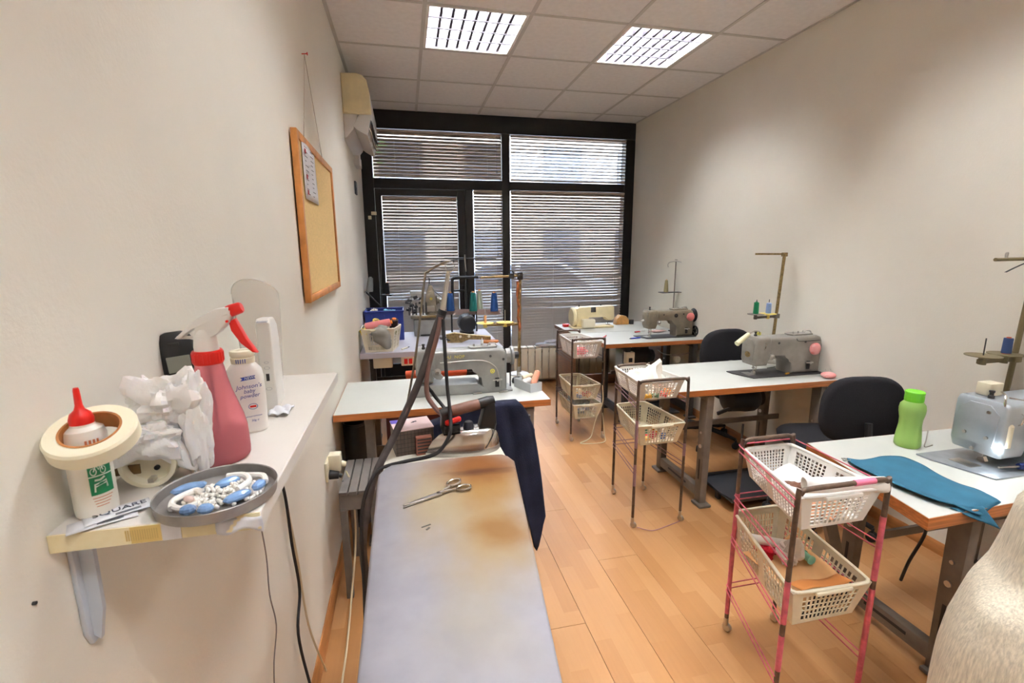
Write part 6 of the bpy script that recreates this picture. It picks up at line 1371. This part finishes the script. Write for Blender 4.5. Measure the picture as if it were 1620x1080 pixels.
def bigspool(label, loc, col, tip, h, r, d, cone=0.8):
    t = spool(label, loc, col, h, r, cone=cone, tip=tip, name='thread_cone'); q = V(d).normalized().to_track_quat('Z', 'Y'); t.rotation_mode = 'QUATERNION'; t.rotation_quaternion = q; return t
bigspool('pink thread cone lying on the heap in the cream corner basket', (-0.315, 3.71, T + 0.175), (232, 140, 142), (228, 130, 40), 0.2, 0.038, (1, -0.05, 0.22), 0.75)
bigspool('dark brown thread cone with orange core upright in the cream corner basket', (-0.115, 3.78, T + 0.125), (56, 38, 38), (214, 120, 40), 0.12, 0.032, (0.1, -0.35, 1), 0.95)
bigspool('small yellow cone at the back of the cream corner basket', (-0.26, 3.80, T + 0.13), (226, 200, 84), (230, 200, 120), 0.12, 0.032, (0.2, -0.5, 1), 0.8)
gc = crumple('x', (0, 0, 0.055), (0.085, 0.055, 0.075), 12.2, 0.18, 30, 18, (((0.02, -0.02, -0.05), 5),)).build('felt_hat', mat('grey_felt', (150, 150, 144), 0.9, spec=0.2), None, sharp=50); gc.location = (-0.2, 3.645, T + 0.075); tag(gc, 'grey felt hat hanging over the front of the cream corner basket', 'hat')
cloth('cloth_scrap', 'yellow cloth end at the left of the cream corner basket', (-0.325, 3.645, T + 0.125), (0.028, 0.025, 0.03), 1.9, (232, 206, 70))
cloth('cloth_scrap', 'olive cloth end at the right rim of the cream corner basket', (-0.11, 3.69, T + 0.12), (0.03, 0.03, 0.025), 2.9, (140, 142, 96))

# ------------------------------------------------------------------ small things on the tables
# tray with spools on the left table
tb = thing('spool_box', 'small pale grey box of thread spools at the right end of the left table', 'box', (0.628, 2.435, T), math.radians(22))
GB = mat('pale_grey_plastic', (196, 198, 200), 0.45)
m = MB(); m.box((0, 0, 0.003), (0.075, 0.15, 0.006))
for sx in (-1, 1): m.box((sx * 0.0375, 0, 0.024), (0.003, 0.15, 0.048))
for sy in (-1, 1): m.box((0, sy * 0.075, 0.024), (0.078, 0.003, 0.048))
m.build('tray', GB, tb, sharp=0)
bigspool('cream thread spool lying in the small grey box', (0.615, 2.50, T + 0.045), (226, 206, 176), (220, 200, 170), 0.065, 0.013, (1, 0.25, 0.15), 0.95)
bigspool('white thread spool lying in the small grey box', (0.595, 2.42, T + 0.040), (238, 236, 232), (230, 226, 220), 0.06, 0.016, (0.8, 0.4, 0.1), 0.95)
bigspool('salmon thread spool standing askew in the small grey box', (0.645, 2.385, T + 0.035), (228, 158, 130), (226, 200, 170), 0.085, 0.017, (0.45, 0.45, 0.8), 0.95)
mg = thing('thread_weight', 'round black weight with a thin upright rod beside the long-arm machine', 'weight', (0.60, 2.57, T))
MB().lathe([(0, 0), (0.03, 0), (0.033, 0.006), (0.03, 0.022), (0.026, 0.027), (0, 0.027)], (0, 0, 0), 24).build('base', RUBBER, mg); MB().cyl((0, 0, 0.027), (0, 0, 0.17), 0.003, n=6).build('rod', STEEL, mg)
# pincushions
GING = bpy.data.materials.new('gingham'); GING.use_nodes = True
nt = GING.node_tree; b = nt.nodes['Principled BSDF']; b.inputs['Roughness'].default_value = 0.9
tc_ = nt.nodes.new('ShaderNodeTexCoord'); ck = nt.nodes.new('ShaderNodeTexChecker'); ck.inputs['Scale'].default_value = 210
ck.inputs['Color1'].default_value = lin((212, 66, 70)); ck.inputs['Color2'].default_value = lin((240, 214, 208)); nt.links.new(tc_.outputs['Object'], ck.inputs['Vector']); nt.links.new(ck.outputs['Color'], b.inputs['Base Color'])
def pincushion(label, loc, r, sc, mt, pins=(), flat=False):
    t = thing('pincushion', label, 'pincushion', loc, 0, 'pincushions')
    m = MB(); m.ball((0, 0, 0), r, sc, 20, 14); m.build('pad', mt, t)
    m = MB()
    for d in pins:
        d = V(d).normalized(); m.cyl(d * r * 0.4, V((d.x * r * sc[0], d.y * r * sc[1], d.z * r * sc[2])) + d * 0.014, 0.0007, n=5); m.ball(V((d.x * r * sc[0], d.y * r * sc[1], d.z * r * sc[2])) + d * 0.014, 0.0022, u=7, v=5)
    if pins: m.build('pins', STEEL, t)
    return t
pincushion('red gingham pincushion stuck on the warm grey machine column', (2.39, 2.327, T + 0.155), 0.037, (1, 0.6, 1), GING)
pincushion('plain pink pincushion stuck on the olive machine column', (2.388, 3.622, T + 0.175), 0.036, (1, 0.6, 1), mat('pink_felt', (208, 120, 118), 0.95))
pincushion('flat red gingham pincushion with pins on the middle table by the wall', (2.40, 2.225, T + 0.018), 0.042, (1, 0.9, 0.43), GING, ((0.2, 0, 1), (-0.3, 0.2, 1), (0.4, 0.3, 0.9)))
# pens and bits
def pen(name, label, a, b, r, col, cap=None):
    a, b = V(a), V(b); t = thing(name, label, 'pen', a); d = b - a
    MB().cyl((0, 0, 0), d * 0.86, r, n=10).build('barrel', mat('pen_%d_%d_%d' % col, col, 0.35), t); MB().cyl(d * 0.86, d, r, r * 0.3, n=10).build('tip', DARKSTEEL if not cap else mat('pen_%d_%d_%d' % cap, cap, 0.4), t); return t
pen('pen', 'blue pen lying on the far right table in front of the olive machine', (1.94, 3.66, T + 0.006), (1.83, 3.64, T + 0.006), 0.0055, (30, 50, 170))
pen('marker', 'red marker lying on the left side of the far right table', (1.62, 3.72, T + 0.006), (1.71, 3.84, T + 0.006), 0.0055, (200, 40, 40))
sr = thing('seam_ripper', 'small red handled snips lying behind the olive machine', 'snips', (2.06, 3.945, T + 0.005), 0.3)
MB().box((0, 0, 0.0), (0.06, 0.02, 0.01), bev=0.004).build('handle', RED, sr); MB().box((0.06, 0, 0.0), (0.07, 0.008, 0.003)).build('blade', STEEL, sr)
tp2 = thing('tape_dispenser', 'small red thread box beside the domestic machine wheel', 'box', (1.53, 4.42, T + 0.0))
MB().box((0, 0, 0.014), (0.06, 0.05, 0.028), bev=0.006).build('body', RED, tp2)
pcl = cloth('cloth_scrap', 'pink cloth strip lying behind the olive machine arm', (2.24, 3.90, T), (0.09, 0.035, 0.012), 4.7, (216, 176, 168))
wd = thing('wooden_box', 'light wooden round-topped box on the corner desk by the window frame', 'box', (2.13, 4.44, T))
MB().prism([(-0.07, 0), (0.07, 0), (0.07, 0.05), (0.04, 0.085), (-0.02, 0.095), (-0.06, 0.06)], -0.04, 0.04, 'y', bev=0.006).build('body', mat('blond_wood', (198, 146, 84), 0.5, var=0.15, scale=20), wd)
o = MB().cyl((0.0, 0, 0), (0.0, 0, 0.045), 0.025, n=16).build('ink_pot', BLACK); o.location = (2.235, 4.42, T); tag(o, 'small black round pot beside the light wooden box', 'pot')
pencil = pen('pencil', 'thin pale pencil lying on the middle right table behind the machine', (2.22, 2.50, T + 0.004), (2.30, 2.52, T + 0.004), 0.0035, (120, 120, 110))
# bottle
bo = thing('water_bottle', 'translucent lime green water bottle on the nearest right table', 'bottle', (1.858, 1.345, T))
LIME = mat('lime_plastic', (188, 232, 130), 0.3, trans=0.45, ior=1.2, sss=0.1)
MB().lathe([(0, 0), (0.036, 0), (0.041, 0.006), (0.042, 0.02), (0.0395, 0.05), (0.0355, 0.085), (0.036, 0.11), (0.0405, 0.135), (0.0415, 0.150), (0.039, 0.166), (0.030, 0.178), (0.026, 0.182), (0, 0.182)], (0, 0, 0), 32).build('body', LIME, bo)
m = MB(); m.lathe([(0, 0.180), (0.0295, 0.180), (0.0295, 0.206), (0.031, 0.209), (0.031, 0.216), (0.028, 0.219), (0, 0.219)], (0, 0, 0), 28)
for i in range(20):
    a = i * PI / 10; m.box((0.0295 * math.cos(a), 0.0295 * math.sin(a), 0.193), (0.0015, 0.003, 0.02), a)
m.build('cap', mat('lime_cap', (122, 214, 50), 0.35), bo)
m = MB()
for i in range(5): m.tube([(0.0385 * math.cos(-1.9 + 0.22 * i), 0.0385 * math.sin(-1.9 + 0.22 * i), 0.02), (0.0362 * math.cos(-1.9 + 0.22 * i), 0.0362 * math.sin(-1.9 + 0.22 * i), 0.085)], 0.0012, n=4, smooth=False)
# teal cloth on the table
TEAL = mat('teal_cloth', (46, 92, 114), 0.85, var=0.06, scale=20, bump=0.25, bscale=400, spec=0.2)
top_ = [(1.518, 1.290), (1.55, 1.268), (1.60, 1.268), (1.653, 1.275), (1.70, 1.268), (1.728, 1.25), (1.728, 1.19), (1.705, 1.12), (1.70, 1.06), (1.715, 1.01), (1.70, 0.945)]
bot_ = [(1.490, 1.255), (1.482, 1.22), (1.478, 1.18), (1.478, 1.14), (1.48, 1.10), (1.484, 1.06), (1.49, 1.02), (1.50, 0.985), (1.515, 0.96), (1.54, 0.938), (1.58, 0.922)]
A_ = catmull([(x_, y_, 0) for x_, y_ in top_], 4); B_ = catmull([(x_, y_, 0) for x_, y_ in bot_], 4)
def tealf(u, v):
    i = u * (len(A_) - 1); k = min(int(i), len(A_) - 2); f = i - k
    a = A_[k].lerp(A_[k + 1], f); b_ = B_[k].lerp(B_[k + 1], f); p = b_.lerp(a, v)
    z = T + 0.007 + 0.004 * math.sin(v * 8 + u * 3) * (0.3 + v * (1 - v) * 2) + 0.009 * max(0, 0.16 - v) / 0.16
    if p.y < 0.948:
        d = 0.948 - p.y; z -= d * 0.9
    return (p.x, p.y, z)
tl_ = MB().surf(tealf, 40, 14).build('teal_cloth', TEAL, None, solid=0.003, sharp=0)
for p in tl_.data.polygons: p.use_smooth = True
tag(tl_, 'teal blue garment piece spread across the nearest right table edge', 'cloth')
def flap(u, v):
    return (1.515 + 0.10 * u + 0.03 * v, 0.953 - 0.031 * v - 0.014 * u - 0.003 * math.sin(u * 8), T + 0.0065 - 0.058 * v * (0.25 + 0.75 * u))
fl_ = MB().surf(flap, 16, 6).build('hanging_flap', TEAL, tl_, solid=0.003)
sp2 = tag(MB().tube([(1.525, 1.288, T + 0.003), (1.51, 1.297, T + 0.006), (1.50, 1.285, T + 0.003), (1.515, 1.275, T + 0.008), (1.53, 1.290, T + 0.004), (1.505, 1.30, T + 0.005)], 0.0018, n=5).build('tangled_thread', STEEL), 'tangled silvery thread at the back corner of the teal cloth', 'thread')
# screwdriver
sd = thing('screwdriver', 'blue and red handled screwdriver lying on the machine bed plate', 'screwdriver', (1.975, 1.085, T + 0.021), math.radians(-7))
MB().cyl((-0.055, 0.0, 0.0), (0.025, 0, 0), 0.0035, n=10).build('shaft', STEEL, sd)
MB().lathe([(0, 0), (0.010, 0), (0.0125, 0.01), (0.0115, 0.02), (0.0135, 0.05), (0.013, 0.11), (0.009, 0.125), (0, 0.125)], (0.02, 0, 0), 14, AX).build('handle', mat('navy_handle', (30, 44, 92), 0.4), sd)
m = MB(); m.box((0.095, -0.0105, 0.006), (0.10, 0.007, 0.008), bev=0.003); m.build('grip_stripe', mat('red_grip', (214, 66, 84), 0.4), sd)
bobk = tag(MB().box((0, 0, 0.012), (0.03, 0.02, 0.024), bev=0.004).build('wooden_wedge', mat('red_wood', (156, 74, 44), 0.6)), 'small reddish wooden wedge behind the silver-grey machine head', 'wedge'); bobk.location = (1.955, 1.39, T)
wr = tag(MB().tube([(1.93, 1.33, T + 0.06), (1.915, 1.32, T + 0.03), (1.905, 1.315, T + 0.003), (1.95, 1.32, T + 0.003)], 0.002, n=6).build('bent_wire', STEEL), 'bent steel wire standing by the head of the silver-grey machine', 'wire')
# white cloth on the radiator
wc = thing('white_towel', 'folded white cloth lying on the radiator below the blinds', 'cloth', (1.52, 4.87, 0.428))
MB().loft([superloop(0.17, 0.05, 0.0), superloop(0.18, 0.055, 0.012), superloop(0.17, 0.05, 0.03)]).build('fold', mat('white_cotton', (232, 234, 240), 0.9), wc); crumple('x', (0.03, 0, 0.045), (0.13, 0.045, 0.022), 3.9, 0.4).build('fold', MATS['white_cotton'], wc, sharp=50)

# pale fuzzy coat over a chair at the near right corner
FLEECE = mat('pale_fleece', (212, 202, 182), 0.95, var=0.12, scale=40, stretch=(6, 6, 0.5), bump=0.5, bscale=60, spec=0.1)
cc = office_chair('black chair at the nearest right table hidden under the pale fleece coat', 1.47, 0.38, math.radians(180), zb=0.76, bwid=0.19, bh=0.16, group=None)
def coat(u, v):
    a = u * 2 * PI
    c, s_ = math.cos(a), math.sin(a)
    z = 1.06 - 0.62 * v
    w = COATW(v); d = 0.03 + 0.09 * min(1, v * 6) + 0.05 * min(1, v * 1.6)
    n = 0.014 * noise.noise(V((c * 2.2, s_ * 2.2, v * 1.5))) + 0.008 * noise.noise(V((c * 7, s_ * 7, v * 2)))
    return (c * (w + n), s_ * (d + n), z)
def COATW(v):
    K = [(0, 0.02), (0.05, 0.16), (0.13, 0.225), (0.21, 0.236), (0.32, 0.245), (0.40, 0.258), (0.44, 0.285), (0.485, 0.318), (0.61, 0.345), (0.75, 0.36), (1.0, 0.37)]
    for (a, b_), (c, d) in zip(K, K[1:]):
        if v <= c: return b_ + (d - b_) * (v - a) / (c - a)
    return K[-1][1]
m = MB(); m.surf(coat, 56, 40, closed_u=True); co = m.build('fleece_coat', FLEECE, None, solid=0.012, sharp=0)
for p in co.data.polygons: p.use_smooth = True
co.location = (1.478, 0.61, -0.06); tag(co, 'pale cream fuzzy coat over the chair at the near right corner', 'coat')
